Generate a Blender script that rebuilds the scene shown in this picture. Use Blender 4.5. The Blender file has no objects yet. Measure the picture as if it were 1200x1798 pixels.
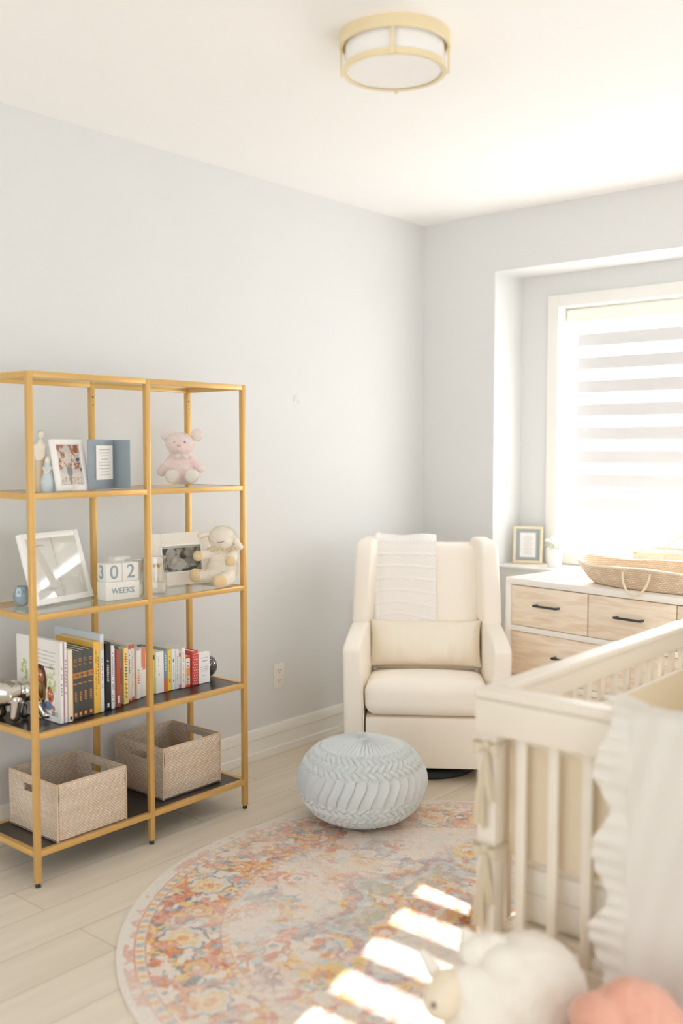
import bpy, bmesh, math, random
import numpy as np
from mathutils import Vector, Matrix, Euler, noise
random.seed(7); np.random.seed(7)
S = bpy.context.scene
COL = S.collection
PI = math.pi

# ------------------------------------------------------------------ camera
cam_d = bpy.data.cameras.new('camera'); cam = bpy.data.objects.new('camera', cam_d); COL.objects.link(cam)
cam_d.sensor_fit = 'VERTICAL'; cam_d.sensor_height = 36.0; cam_d.sensor_width = 24.0
cam_d.lens = 1748.1 / 1798 * 36.0
cam_d.clip_start = 0.05
CY, CP = -0.7035, -0.0628
fwd = Vector((math.sin(CY) * math.cos(CP), math.cos(CY) * math.cos(CP), math.sin(CP)))
cam.location = (3.3732, -4.7014, 1.4901)
cam.rotation_euler = fwd.to_track_quat('-Z', 'Y').to_euler()
cam_d.dof.use_dof = True; cam_d.dof.focus_distance = 4.05; cam_d.dof.aperture_fstop = 1.25
S.camera = cam
VIEW = 0.7035                                   # turns a thing so that it faces the photographer

# ------------------------------------------------------------------ light
w = bpy.data.worlds.new('world'); S.world = w; w.use_nodes = True
bg = w.node_tree.nodes['Background']; bg.inputs[0].default_value = (0.90, 0.95, 1.0, 1); bg.inputs[1].default_value = 1.9
sun_d = bpy.data.lights.new('sun', 'SUN'); sun_d.energy = 32; sun_d.angle = math.radians(0.55); sun_d.color = (.985, .99, 1)
sun = bpy.data.objects.new('sun', sun_d); COL.objects.link(sun)
el = math.radians(31)
sun.rotation_euler = Vector((.262 * math.cos(el), -.965 * math.cos(el), -math.sin(el))).to_track_quat('-Z', 'Y').to_euler()
sun.location = (0.5, 6, 5)
# daylight from outside the alcove window
ad = bpy.data.lights.new('window_daylight', 'AREA'); ad.shape = 'RECTANGLE'; ad.size = 2.2; ad.size_y = 2.0; ad.energy = 66; ad.color = (.945, .975, 1)
ao = bpy.data.objects.new('window_daylight', ad); COL.objects.link(ao); ao.location = (1.55, 1.25, 1.75); ao.rotation_euler = (math.radians(-90), 0, 0)
S.view_settings.view_transform = 'Standard'; S.view_settings.look = 'None'
S.view_settings.exposure = 0.47; S.view_settings.gamma = 1.0; S.view_settings.use_curve_mapping = False
try:
    S.cycles.use_denoising = True; S.cycles.denoiser = 'OPENIMAGEDENOISE'
except Exception: pass
S.cycles.max_bounces = 14; S.cycles.diffuse_bounces = 12; S.cycles.transparent_max_bounces = 16
S.cycles.sample_clamp_indirect = 8

# ------------------------------------------------------------------ materials
def lin(c, k=1.0):
    return tuple(k * ((v / 255) / 12.92 if v / 255 <= .04045 else ((v / 255 + .055) / 1.055) ** 2.4) for v in c)
def newmat(name):
    m = bpy.data.materials.new(name); m.use_nodes = True
    nt = m.node_tree; return m, nt, nt.nodes['Principled BSDF']
def node(nt, t, **kw):
    n = nt.nodes.new(t)
    for k, v in kw.items():
        if k.startswith('i_'):
            key = k[2:]; key = int(key) if key.isdigit() else key.replace('_', ' ')
            n.inputs[key].default_value = v
        else: setattr(n, k, v)
    return n
def mat(name, rgb, rough=.6, metal=0.0, spec=.5, var=0.0, vscale=30, bump=0.0, bscale=200, sheen=0.0, trans=0.0, coat=0.0):
    m, nt, b = newmat(name); c = lin(rgb)
    b.inputs['Roughness'].default_value = rough; b.inputs['Metallic'].default_value = metal
    b.inputs['Specular IOR Level'].default_value = spec
    b.inputs['Sheen Weight'].default_value = sheen; b.inputs['Coat Weight'].default_value = coat
    tc = node(nt, 'ShaderNodeTexCoord')
    nz = node(nt, 'ShaderNodeTexNoise', i_Scale=vscale, i_Detail=4.0); nt.links.new(tc.outputs['Object'], nz.inputs['Vector'])
    mx = node(nt, 'ShaderNodeMix', data_type='RGBA')
    mx.inputs[6].default_value = (*[v * (1 - var) for v in c], 1); mx.inputs[7].default_value = (*[min(1, v * (1 + var)) for v in c], 1)
    nt.links.new(nz.outputs[0], mx.inputs[0]); nt.links.new(mx.outputs[2], b.inputs['Base Color'])
    if bump:
        n2 = node(nt, 'ShaderNodeTexNoise', i_Scale=bscale, i_Detail=3.0); nt.links.new(tc.outputs['Object'], n2.inputs['Vector'])
        bp = node(nt, 'ShaderNodeBump', i_Strength=bump, i_Distance=.004); nt.links.new(n2.outputs[0], bp.inputs['Height'])
        nt.links.new(bp.outputs[0], b.inputs['Normal'])
    return m
def mat_attr(name, rough=.85, bump=0.0, bscale=400, spec=.3):
    m, nt, b = newmat(name)
    a = node(nt, 'ShaderNodeAttribute', attribute_name='paint'); nt.links.new(a.outputs[0], b.inputs['Base Color'])
    b.inputs['Roughness'].default_value = rough; b.inputs['Specular IOR Level'].default_value = spec
    if bump:
        tc = node(nt, 'ShaderNodeTexCoord')
        n2 = node(nt, 'ShaderNodeTexNoise', i_Scale=bscale, i_Detail=2.0); nt.links.new(tc.outputs['Object'], n2.inputs['Vector'])
        bp = node(nt, 'ShaderNodeBump', i_Strength=bump, i_Distance=.003); nt.links.new(n2.outputs[0], bp.inputs['Height'])
        nt.links.new(bp.outputs[0], b.inputs['Normal'])
    return m
def mat_thinglass(name, tint=(1, 1, 1), refl=.10, rough=.02):
    m, nt, b = newmat(name); nt.nodes.remove(b)
    out = nt.nodes['Material Output']
    t = node(nt, 'ShaderNodeBsdfTransparent'); t.inputs[0].default_value = (*tint, 1)
    g = node(nt, 'ShaderNodeBsdfGlossy'); g.inputs['Roughness'].default_value = rough
    f = node(nt, 'ShaderNodeFresnel', i_IOR=1.5)
    ma = node(nt, 'ShaderNodeMath', operation='ADD'); ma.inputs[1].default_value = refl - .04
    nt.links.new(f.outputs[0], ma.inputs[0])
    ge = node(nt, 'ShaderNodeNewGeometry'); iv = node(nt, 'ShaderNodeMath', operation='SUBTRACT', use_clamp=True); iv.inputs[0].default_value = 1.0; nt.links.new(ge.outputs['Backfacing'], iv.inputs[1])
    mb_ = node(nt, 'ShaderNodeMath', operation='MULTIPLY'); nt.links.new(ma.outputs[0], mb_.inputs[0]); nt.links.new(iv.outputs[0], mb_.inputs[1])
    mx = node(nt, 'ShaderNodeMixShader'); nt.links.new(mb_.outputs[0], mx.inputs[0])
    nt.links.new(t.outputs[0], mx.inputs[1]); nt.links.new(g.outputs[0], mx.inputs[2]); nt.links.new(mx.outputs[0], out.inputs[0])
    return m
def mat_cloth(name, rgb, transl=.3, bump=.3, scale=(500, 500, 500)):
    m, nt, b = newmat(name); out = nt.nodes['Material Output']; c = (*lin(rgb), 1)
    b.inputs['Base Color'].default_value = c; b.inputs['Roughness'].default_value = .95; b.inputs['Specular IOR Level'].default_value = .1
    t = node(nt, 'ShaderNodeBsdfTranslucent'); t.inputs[0].default_value = c
    mx = node(nt, 'ShaderNodeMixShader'); mx.inputs[0].default_value = transl
    nt.links.new(b.outputs[0], mx.inputs[1]); nt.links.new(t.outputs[0], mx.inputs[2]); nt.links.new(mx.outputs[0], out.inputs[0])
    tc = node(nt, 'ShaderNodeTexCoord'); mp = node(nt, 'ShaderNodeMapping'); mp.inputs['Scale'].default_value = scale
    nt.links.new(tc.outputs['Object'], mp.inputs[0])
    nz = node(nt, 'ShaderNodeTexNoise', i_Scale=1.0, i_Detail=3.0); nt.links.new(mp.outputs[0], nz.inputs['Vector'])
    bp = node(nt, 'ShaderNodeBump', i_Strength=bump, i_Distance=.002); nt.links.new(nz.outputs[0], bp.inputs['Height'])
    nt.links.new(bp.outputs[0], b.inputs['Normal'])
    return m
def mat_weave(name, light, dark, bw=.009, bh=.0045, bump=.8):
    """woven rattan: staggered little strands, on vertical walls (x+y, z)"""
    m, nt, b = newmat(name); tc = node(nt, 'ShaderNodeTexCoord'); sp = node(nt, 'ShaderNodeSeparateXYZ')
    nt.links.new(tc.outputs['Object'], sp.inputs[0])
    ad_ = node(nt, 'ShaderNodeMath', operation='ADD'); nt.links.new(sp.outputs[0], ad_.inputs[0]); nt.links.new(sp.outputs[1], ad_.inputs[1])
    cb = node(nt, 'ShaderNodeCombineXYZ'); nt.links.new(ad_.outputs[0], cb.inputs[0]); nt.links.new(sp.outputs[2], cb.inputs[1])
    br = node(nt, 'ShaderNodeTexBrick', i_Scale=1.0); br.offset = .5
    br.inputs['Brick Width'].default_value = bw; br.inputs['Row Height'].default_value = bh
    br.inputs['Mortar Size'].default_value = bh * .22; br.inputs['Mortar Smooth'].default_value = .6; br.inputs['Bias'].default_value = 0
    br.inputs['Color1'].default_value = (*lin(light), 1); br.inputs['Color2'].default_value = (*lin([v * .93 for v in light]), 1)
    br.inputs['Mortar'].default_value = (*lin(dark), 1)
    nt.links.new(cb.outputs[0], br.inputs['Vector'])
    mp = node(nt, 'ShaderNodeMapping'); mp.inputs['Scale'].default_value = (4, 4, 45); nt.links.new(tc.outputs['Object'], mp.inputs[0])
    nz = node(nt, 'ShaderNodeTexNoise', i_Scale=1.0, i_Detail=3.0); nt.links.new(mp.outputs[0], nz.inputs['Vector'])
    cr = node(nt, 'ShaderNodeValToRGB'); cr.color_ramp.elements[0].position = .35; cr.color_ramp.elements[0].color = (.88, .82, .75, 1)
    cr.color_ramp.elements[1].position = .65; cr.color_ramp.elements[1].color = (1, 1, 1, 1); nt.links.new(nz.outputs[0], cr.inputs[0])
    mx = node(nt, 'ShaderNodeMix', data_type='RGBA', blend_type='MULTIPLY'); mx.inputs[0].default_value = .7
    nt.links.new(br.outputs[0], mx.inputs[6]); nt.links.new(cr.outputs[0], mx.inputs[7]); nt.links.new(mx.outputs[2], b.inputs['Base Color'])
    b.inputs['Roughness'].default_value = .75
    iv = node(nt, 'ShaderNodeMath', operation='SUBTRACT'); iv.inputs[0].default_value = 1.0; nt.links.new(br.outputs[1], iv.inputs[1])
    bp = node(nt, 'ShaderNodeBump', i_Strength=bump, i_Distance=.002); nt.links.new(iv.outputs[0], bp.inputs['Height']); nt.links.new(bp.outputs[0], b.inputs['Normal'])
    return m
def mat_wood(name, base, dark, along='X', scale=1.0, rough=.5, cathedral=1.0):
    m, nt, b = newmat(name); tc = node(nt, 'ShaderNodeTexCoord'); mp = node(nt, 'ShaderNodeMapping')
    mp.inputs['Scale'].default_value = {'X': (1.6, 12, 12), 'Y': (12, 1.6, 12), 'Z': (12, 12, 1.6)}[along]
    nt.links.new(tc.outputs['Object'], mp.inputs[0])
    n0 = node(nt, 'ShaderNodeTexNoise', i_Scale=1.3 * scale, i_Detail=2.0); nt.links.new(mp.outputs[0], n0.inputs['Vector'])
    mul = node(nt, 'ShaderNodeMath', operation='MULTIPLY'); mul.inputs[1].default_value = 22.0 * cathedral; nt.links.new(n0.outputs[0], mul.inputs[0])
    fr = node(nt, 'ShaderNodeMath', operation='SINE'); nt.links.new(mul.outputs[0], fr.inputs[0])
    mp2 = node(nt, 'ShaderNodeMapping'); s2 = {'X': (8, 260, 260), 'Y': (260, 8, 260), 'Z': (260, 260, 8)}[along]
    mp2.inputs['Scale'].default_value = s2; nt.links.new(tc.outputs['Object'], mp2.inputs[0])
    n1 = node(nt, 'ShaderNodeTexNoise', i_Scale=1.0, i_Detail=3.0); nt.links.new(mp2.outputs[0], n1.inputs['Vector'])
    a = node(nt, 'ShaderNodeMath', operation='MULTIPLY_ADD'); a.inputs[1].default_value = .22; a.inputs[2].default_value = .22; nt.links.new(fr.outputs[0], a.inputs[0])
    a2 = node(nt, 'ShaderNodeMath', operation='MULTIPLY_ADD'); a2.inputs[1].default_value = .5; nt.links.new(n1.outputs[0], a2.inputs[0]); nt.links.new(a.outputs[0], a2.inputs[2])
    mx = node(nt, 'ShaderNodeMix', data_type='RGBA'); mx.inputs[6].default_value = (*lin(base), 1); mx.inputs[7].default_value = (*lin(dark), 1)
    nt.links.new(a2.outputs[0], mx.inputs[0]); nt.links.new(mx.outputs[2], b.inputs['Base Color']); b.inputs['Roughness'].default_value = rough
    return m

M = {}
M['wall'] = mat('painted_wall', (222, 222, 221), .9, spec=.2, var=.008, vscale=3, bump=.05, bscale=300)
M['ceiling'] = mat('ceiling_paint', (247, 245, 243), .95, spec=.1, var=.005, vscale=2)
M['trim'] = mat('trim_paint', (240, 238, 232), .4, spec=.4, var=.005)
M['gold'] = mat('gold_lacquered_metal', (214, 172, 104), .38, metal=.35, spec=.5, var=.05, vscale=18)
M['brass'] = mat('brushed_brass', (238, 222, 184), .35, metal=.45, var=.03, vscale=20)
M['blackfoot'] = mat('black_plastic', (38, 36, 34), .5)
M['laminate'] = mat('black_brown_laminate', (50, 42, 36), .28, spec=.6, var=.06, vscale=40)
M['glass'] = mat_thinglass('clear_glass', (.93, .965, .95), .07)
M['pane'] = mat_thinglass('window_glass', (.97, .98, .98), .05)
M['acrylic'] = mat_thinglass('clear_acrylic', (.97, .97, .96), .12)
M['ivory'] = mat('ivory_upholstery', (247, 240, 229), .95, spec=.15, var=.015, vscale=60, bump=.25, bscale=700, sheen=.1)
M['pillow'] = mat('linen_pillow', (244, 236, 222), .95, spec=.1, var=.02, vscale=120, bump=.35, bscale=500)
M['knit'] = mat_cloth('white_knit', (250, 248, 245), .15, .35, (260, 260, 260))
M['gauze'] = mat_cloth('white_gauze', (227, 221, 211), .18, .5, (220, 220, 220))
M['pouf'] = mat('pale_blue_velvet', (207, 213, 214), .9, spec=.15, var=.02, vscale=50, bump=.1, bscale=600, sheen=.25)
M['rattan'] = mat_weave('whitewashed_rattan', (254, 243, 229), (196, 162, 128), .0115, .0062, 1.0)
M['rattan_rim'] = mat('rattan_rim', (216, 192, 160), .8, var=.12, vscale=150, bump=.5, bscale=300)
M['seagrass'] = mat_weave('seagrass_weave', (250, 234, 212), (218, 188, 152), .017, .0085, 1.0)
M['seagrass_rope'] = mat('seagrass_rope', (240, 224, 198), .85, var=.12, vscale=120, bump=.7, bscale=260)
M['crib'] = mat('crib_white_paint', (226, 216, 200), .42, spec=.45, var=.006)
M['bumper'] = mat('cream_bumper_fabric', (224, 210, 184), .95, spec=.1, var=.03, vscale=60, bump=.2)
M['sheet'] = mat('white_crib_sheet', (230, 224, 212), .95, spec=.1, var=.01)
M['oak'] = mat_wood('pale_oak', (248, 236, 218), (222, 199, 170), 'X', 1.6, .55)
M['dwhite'] = mat('dresser_white_lacquer', (242, 238, 232), .4, var=.004)
M['handle'] = mat('charcoal_handle', (72, 76, 80), .35, metal=.4)
M['milk'] = mat('opal_glass', (240, 237, 233), .25, spec=.5, var=.004)
M['paper'] = mat('paper_white', (242, 240, 236), .8, spec=.2, var=.01)
M['ink'] = mat('grey_ink', (150, 150, 148), .8)
M['page'] = mat('book_pages', (232, 226, 212), .9, spec=.1, var=.06, vscale=400)
M['plastic'] = mat('outlet_plastic', (236, 230, 222), .35)
M['dark'] = mat('dark_slot', (90, 84, 78), .6)
M['chrome'] = mat('polished_silver', (205, 200, 194), .08, metal=1.0, var=.02)
M['blackmetal'] = mat('black_metal', (40, 44, 46), .35, metal=.5)
_mc = {}
def flat(rgb, rough=.6, **k):
    key = (tuple(rgb), rough, tuple(k.items()))
    if key not in _mc: _mc[key] = mat('finish_%d_%d_%d' % tuple(int(v) for v in rgb), rgb, rough, **k)
    return _mc[key]

# ------------------------------------------------------------------ mesh helpers
class MB:
    def __init__(s): s.bm = bmesh.new()
    def _merge(s, t):
        me = bpy.data.meshes.new('tmp'); t.to_mesh(me); t.free(); s.bm.from_mesh(me); bpy.data.meshes.remove(me); return s
    def box(s, c, d, rot=None, bev=0.0, seg=2, fn=None):
        t = bmesh.new(); bmesh.ops.create_cube(t, size=1.0)
        bmesh.ops.scale(t, vec=Vector(d), verts=t.verts)
        if fn:
            for v in t.verts: v.co = Vector(fn(v.co))
        if bev: bmesh.ops.bevel(t, geom=t.edges[:], offset=bev, segments=seg, profile=.5, affect='EDGES')
        mt = Matrix.Translation(Vector(c))
        if rot is not None: mt = mt @ Euler(rot).to_matrix().to_4x4()
        bmesh.ops.transform(t, matrix=mt, verts=t.verts); return s._merge(t)
    def bb(s, x0, x1, y0, y1, z0, z1, bev=0.0, seg=2):
        return s.box(((x0 + x1) / 2, (y0 + y1) / 2, (z0 + z1) / 2), (x1 - x0, y1 - y0, z1 - z0), None, bev, seg)
    def cyl(s, p0, p1, r0, r1=None, n=20):
        r1 = r0 if r1 is None else r1; p0 = Vector(p0); p1 = Vector(p1); d = p1 - p0
        t = bmesh.new(); bmesh.ops.create_cone(t, cap_ends=True, segments=n, radius1=r0, radius2=r1, depth=d.length)
        q = d.to_track_quat('Z', 'Y').to_matrix().to_4x4()
        bmesh.ops.transform(t, matrix=Matrix.Translation((p0 + p1) / 2) @ q, verts=t.verts); return s._merge(t)
    def tube(s, pts, r, n=10, closed=False):
        pts = [Vector(p) for p in pts]; N = len(pts); rings = []
        up = Vector((0, 0, 1))
        for i, p in enumerate(pts):
            a = pts[(i - 1) % N] if closed or i else p; b = pts[(i + 1) % N] if closed or i < N - 1 else p
            t = (b - a).normalized(); u = t.cross(up)
            if u.length < .05: u = t.cross(Vector((1, 0, 0)))
            u.normalize(); v = t.cross(u); rr = r(i / (N - 1)) if callable(r) else r
            rings.append([s.bm.verts.new(p + rr * (math.cos(2 * PI * k / n) * u + math.sin(2 * PI * k / n) * v)) for k in range(n)])
        for i in range(N if closed else N - 1):
            A, B = rings[i], rings[(i + 1) % N]
            for k in range(n): s.bm.faces.new((A[k], A[(k + 1) % n], B[(k + 1) % n], B[k]))
        if not closed:
            s.bm.faces.new(rings[0][::-1]); s.bm.faces.new(rings[-1])
        return s
    def lathe(s, prof, n=32, c=(0, 0, 0)):
        c = Vector(c); rings = []
        for r, z in prof:
            if r < 1e-6: rings.append([s.bm.verts.new(c + Vector((0, 0, z)))])
            else: rings.append([s.bm.verts.new(c + Vector((r * math.cos(2 * PI * k / n), r * math.sin(2 * PI * k / n), z))) for k in range(n)])
        for A, B in zip(rings, rings[1:]):
            for k in range(n):
                k2 = (k + 1) % n
                f = [A[k % len(A)], A[k2 % len(A)], B[k2 % len(B)], B[k % len(B)]]
                f = list(dict.fromkeys(f))
                if len(f) > 2: s.bm.faces.new(f)
        return s
    def sph(s, c, r, rot=None, n=16):
        r = (r, r, r) if not hasattr(r, '__len__') else r
        t = bmesh.new(); bmesh.ops.create_uvsphere(t, u_segments=n * 2, v_segments=n, radius=1.0)
        mt = Matrix.Translation(Vector(c)) @ (Euler(rot).to_matrix().to_4x4() if rot else Matrix()) @ Matrix.Diagonal((*r, 1))
        bmesh.ops.transform(t, matrix=mt, verts=t.verts); return s._merge(t)
    def prism(s, poly, axis, a0, a1, bev=0.0, seg=2):
        """poly: 2-D outline in the two other axes (in xyz order) extruded along axis"""
        t = bmesh.new()
        def P(p, a):
            q = list(p); q.insert(axis, a); return q
        A = [t.verts.new(P(p, a0)) for p in poly]; B = [t.verts.new(P(p, a1)) for p in poly]; n = len(poly)
        t.faces.new(A); t.faces.new(B[::-1])
        for i in range(n): t.faces.new((A[i], B[i], B[(i + 1) % n], A[(i + 1) % n]))
        bmesh.ops.recalc_face_normals(t, faces=t.faces)
        if bev: bmesh.ops.bevel(t, geom=t.edges[:], offset=bev, segments=seg, profile=.5, affect='EDGES')
        return s._merge(t)
    def grid(s, nu, nv, f, closed_u=False):
        V = [[s.bm.verts.new(f(i / (nu if closed_u else nu - 1), j / (nv - 1))) for j in range(nv)] for i in range(nu)]
        for i in range(nu if closed_u else nu - 1):
            for j in range(nv - 1):
                i2 = (i + 1) % nu
                s.bm.faces.new((V[i][j], V[i2][j], V[i2][j + 1], V[i][j + 1]))
        return s
    def tweak(s, fn):
        for v in s.bm.verts: v.co = Vector(fn(v.co))
        return s
    def build(s, name, m, parent=None, smooth=True, ang=38, loc=None, solid=0.0):
        bm = s.bm
        bmesh.ops.recalc_face_normals(bm, faces=bm.faces)
        if solid: bmesh.ops.solidify(bm, geom=bm.faces[:], thickness=solid)
        if smooth:
            for f in bm.faces: f.smooth = True
            for e in bm.edges:
                if len(e.link_faces) == 2 and e.calc_face_angle(0) > math.radians(ang): e.smooth = False
        me = bpy.data.meshes.new(name); bm.to_mesh(me); bm.free()
        o = bpy.data.objects.new(name, me); COL.objects.link(o)
        if m: me.materials.append(m)
        if parent: o.parent = parent
        if loc: o.location = loc
        return o
def link_mesh(name, me, m, parent=None):
    o = bpy.data.objects.new(name, me); COL.objects.link(o); me.materials.append(m)
    if parent: o.parent = parent
    return o
def tag(o, label, cat, group=None, kind=None):
    o['label'] = label; o['category'] = cat
    if group: o['group'] = group
    if kind: o['kind'] = kind
    return o
def thing(name, label, cat, loc=(0, 0, 0), rotz=0.0, group=None):
    o = bpy.data.objects.new(name, None); COL.objects.link(o); o.empty_display_size = .05
    o.location = loc; o.rotation_euler = (0, 0, rotz); return tag(o, label, cat, group)
def struct(name, mb, m, parent=None, smooth=True):
    o = mb.build(name, m, parent, smooth)
    if not parent: o['kind'] = 'structure'
    return o
def np_mesh(name, co, nu, nv, closed_u, m, parent=None, colors=None):
    """co (nu*nv,3) grid, index i*nv+j"""
    co = np.asarray(co, dtype=np.float32).reshape(-1, 3)
    iu = np.arange(nu if closed_u else nu - 1); jv = np.arange(nv - 1)
    I, J = np.meshgrid(iu, jv, indexing='ij'); I2 = (I + 1) % nu
    q = np.stack([I * nv + J, I2 * nv + J, I2 * nv + J + 1, I * nv + J + 1], -1).reshape(-1, 4)
    me = bpy.data.meshes.new(name); me.vertices.add(len(co)); me.vertices.foreach_set('co', co.ravel())
    me.loops.add(q.size); me.loops.foreach_set('vertex_index', q.ravel().astype(np.int32))
    me.polygons.add(len(q)); me.polygons.foreach_set('loop_start', np.arange(0, q.size, 4, dtype=np.int32))
    me.polygons.foreach_set('use_smooth', np.ones(len(q), dtype=bool))
    me.update(calc_edges=True); me.validate()
    if colors is not None:
        a = me.color_attributes.new('paint', 'FLOAT_COLOR', 'POINT')
        c = np.ones((len(co), 4), dtype=np.float32); c[:, :3] = colors.reshape(-1, 3); a.data.foreach_set('color', c.ravel())
    return link_mesh(name, me, m, parent)
M['paint'] = mat_attr('printed_paper', .6)
def picture(name, w_, h_, nx, ny, fn, parent, y=0.0, z0=0.0, x0=None, lift=0.0):
    """a printed sheet in the local xz plane facing -y; fn(U,V)->rgb(0..255) arrays"""
    U, V = np.meshgrid(np.linspace(0, 1, nx), np.linspace(0, 1, ny), indexing='ij')
    x0 = -w_ / 2 if x0 is None else x0
    co = np.stack([x0 + U * w_, np.full_like(U, y - lift), z0 + V * h_], -1)
    rgb = fn(U, V) / 255.0; rgb = np.where(rgb <= .04045, rgb / 12.92, ((np.clip(rgb, 0, 1) + .055) / 1.055) ** 2.4)
    return np_mesh(name, co, nx, ny, False, M['paint'], parent, rgb)
class VN:
    """tiny value noise"""
    def __init__(s, seed): s.g = np.random.RandomState(seed).rand(64, 64)
    def __call__(s, x, y):
        xi = np.floor(x).astype(int); yi = np.floor(y).astype(int); fx = x - xi; fy = y - yi
        fx = fx * fx * (3 - 2 * fx); fy = fy * fy * (3 - 2 * fy); g = s.g
        a = g[xi % 64, yi % 64]; b = g[(xi + 1) % 64, yi % 64]; c = g[xi % 64, (yi + 1) % 64]; d = g[(xi + 1) % 64, (yi + 1) % 64]
        return (a * (1 - fx) + b * fx) * (1 - fy) + (c * (1 - fx) + d * fx) * fy
def fbm(vn, x, y, o=3):
    r = 0; a = .5; t = 0
    for k in range(o): r = r + a * vn(x * 2 ** k + 7.3 * k, y * 2 ** k + 3.1 * k); t += a; a *= .5
    return r / t
def blob(name, shapes, m, parent, voxel=.006, smooth=6, fuzz=0.0, fscale=60, loc=None):
    """one continuous soft surface from overlapping ellipsoids and tapered limbs"""
    mb = MB()
    for sh in shapes:
        if sh[0] == 'e': mb.sph(sh[1], sh[2], sh[3] if len(sh) > 3 else None, 12)
        else:
            _, p0, p1, r0, r1 = sh[:5]; p0 = Vector(p0); p1 = Vector(p1); n = max(3, int((p1 - p0).length / (min(r0, r1) * .35)))
            for k in range(n + 1): f = k / n; mb.sph(p0.lerp(p1, f), r0 + (r1 - r0) * f, None, 8)
    me = bpy.data.meshes.new(name); mb.bm.to_mesh(me); mb.bm.free()
    o = bpy.data.objects.new(name, me); COL.objects.link(o)
    r = o.modifiers.new('r', 'REMESH'); r.mode = 'VOXEL'; r.voxel_size = voxel
    s = o.modifiers.new('s', 'SMOOTH'); s.iterations = smooth; s.factor = .6
    dg = bpy.context.evaluated_depsgraph_get(); dg.update()
    m2 = bpy.data.meshes.new_from_object(o.evaluated_get(dg)); m2.name = name
    bpy.data.objects.remove(o); bpy.data.meshes.remove(me)
    if fuzz:
        for v in m2.vertices:
            c = v.co; d = noise.noise(c * fscale) + .5 * noise.noise(c * fscale * 2.3); v.co = c + v.normal * d * fuzz
    for p in m2.polygons: p.use_smooth = True
    o = link_mesh(name, m2, m, parent)
    if loc: o.location = loc
    return o
def text_obj(name, s, size, m, parent, loc, rot=(PI / 2, 0, 0), depth=.0008, bold=0.0, sx=1.0):
    cu = bpy.data.curves.new(name, 'FONT'); cu.body = s; cu.size = size; cu.extrude = depth; cu.align_x = 'CENTER'; cu.align_y = 'CENTER'; cu.offset = bold
    t = bpy.data.objects.new(name, cu); COL.objects.link(t)
    dg = bpy.context.evaluated_depsgraph_get(); dg.update()
    me = bpy.data.meshes.new_from_object(t.evaluated_get(dg)); bpy.data.objects.remove(t); bpy.data.curves.remove(cu)
    me.name = name; o = link_mesh(name, me, m, parent); o.location = loc; o.rotation_euler = rot; o.scale = (sx, 1, 1); return o

# ================================================================== THE ROOM
H = 2.761; XA, XB = .477, 2.62; YA = .291; SILL = .844; ATOP = 2.450
RX = 4.15; RY = -8.0
struct('floor', MB().bb(-.15, RX + .1, RY, .15, -.08, 0), None)
def floor_mat():
    m, nt, b = newmat('oak_plank_floor'); tc = node(nt, 'ShaderNodeTexCoord'); mp = node(nt, 'ShaderNodeMapping')
    mp.inputs['Rotation'].default_value = (0, 0, PI / 2); mp.inputs['Location'].default_value = (.62, -.04, 0); nt.links.new(tc.outputs['Object'], mp.inputs[0])
    br = node(nt, 'ShaderNodeTexBrick', i_Scale=1.0); br.offset = .37; br.inputs['Brick Width'].default_value = 1.35; br.inputs['Row Height'].default_value = .19
    br.inputs['Mortar Size'].default_value = .0016; br.inputs['Mortar Smooth'].default_value = .3; br.inputs['Bias'].default_value = 0
    br.inputs['Color1'].default_value = (*lin((227, 217, 201)), 1); br.inputs['Color2'].default_value = (*lin((219, 208, 191)), 1); br.inputs['Mortar'].default_value = (*lin((176, 160, 140)), 1)
    nt.links.new(mp.outputs[0], br.inputs['Vector'])
    m2 = node(nt, 'ShaderNodeMapping'); m2.inputs['Scale'].default_value = (22, 1.8, 1); nt.links.new(tc.outputs['Object'], m2.inputs[0])
    nz = node(nt, 'ShaderNodeTexNoise', i_Scale=1.0, i_Detail=5.0); nt.links.new(m2.outputs[0], nz.inputs['Vector'])
    cr = node(nt, 'ShaderNodeValToRGB'); cr.color_ramp.elements[0].position = .3; cr.color_ramp.elements[0].color = (.90, .89, .87, 1); cr.color_ramp.elements[1].position = .7; cr.color_ramp.elements[1].color = (1, 1, 1, 1)
    nt.links.new(nz.outputs[0], cr.inputs[0])
    mx = node(nt, 'ShaderNodeMix', data_type='RGBA', blend_type='MULTIPLY'); mx.inputs[0].default_value = 1
    nt.links.new(br.outputs[0], mx.inputs[6]); nt.links.new(cr.outputs[0], mx.inputs[7]); nt.links.new(mx.outputs[2], b.inputs['Base Color'])
    b.inputs['Roughness'].default_value = .5; b.inputs['Specular IOR Level'].default_value = .35
    return m
bpy.data.objects['floor'].data.materials.append(floor_mat())
struct('ceiling', MB().bb(-.15, RX + .1, RY, .15, H, H + .1), M['ceiling'])
struct('wall_left', MB().bb(-.15, 0, RY, .15, 0, H), M['wall'])
# right wall with a wide opening that lights the room from the side; the end behind the photographer is open to daylight
struct('wall_right', MB().bb(RX, RX + .1, -1.3, .15, 0, H).bb(RX, RX + .1, RY, -4.3, 0, H).bb(RX, RX + .1, -4.3, -1.3, 2.0, H).bb(RX, RX + .1, -4.3, -1.3, 0, .06), M['wall'], smooth=False)

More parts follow.
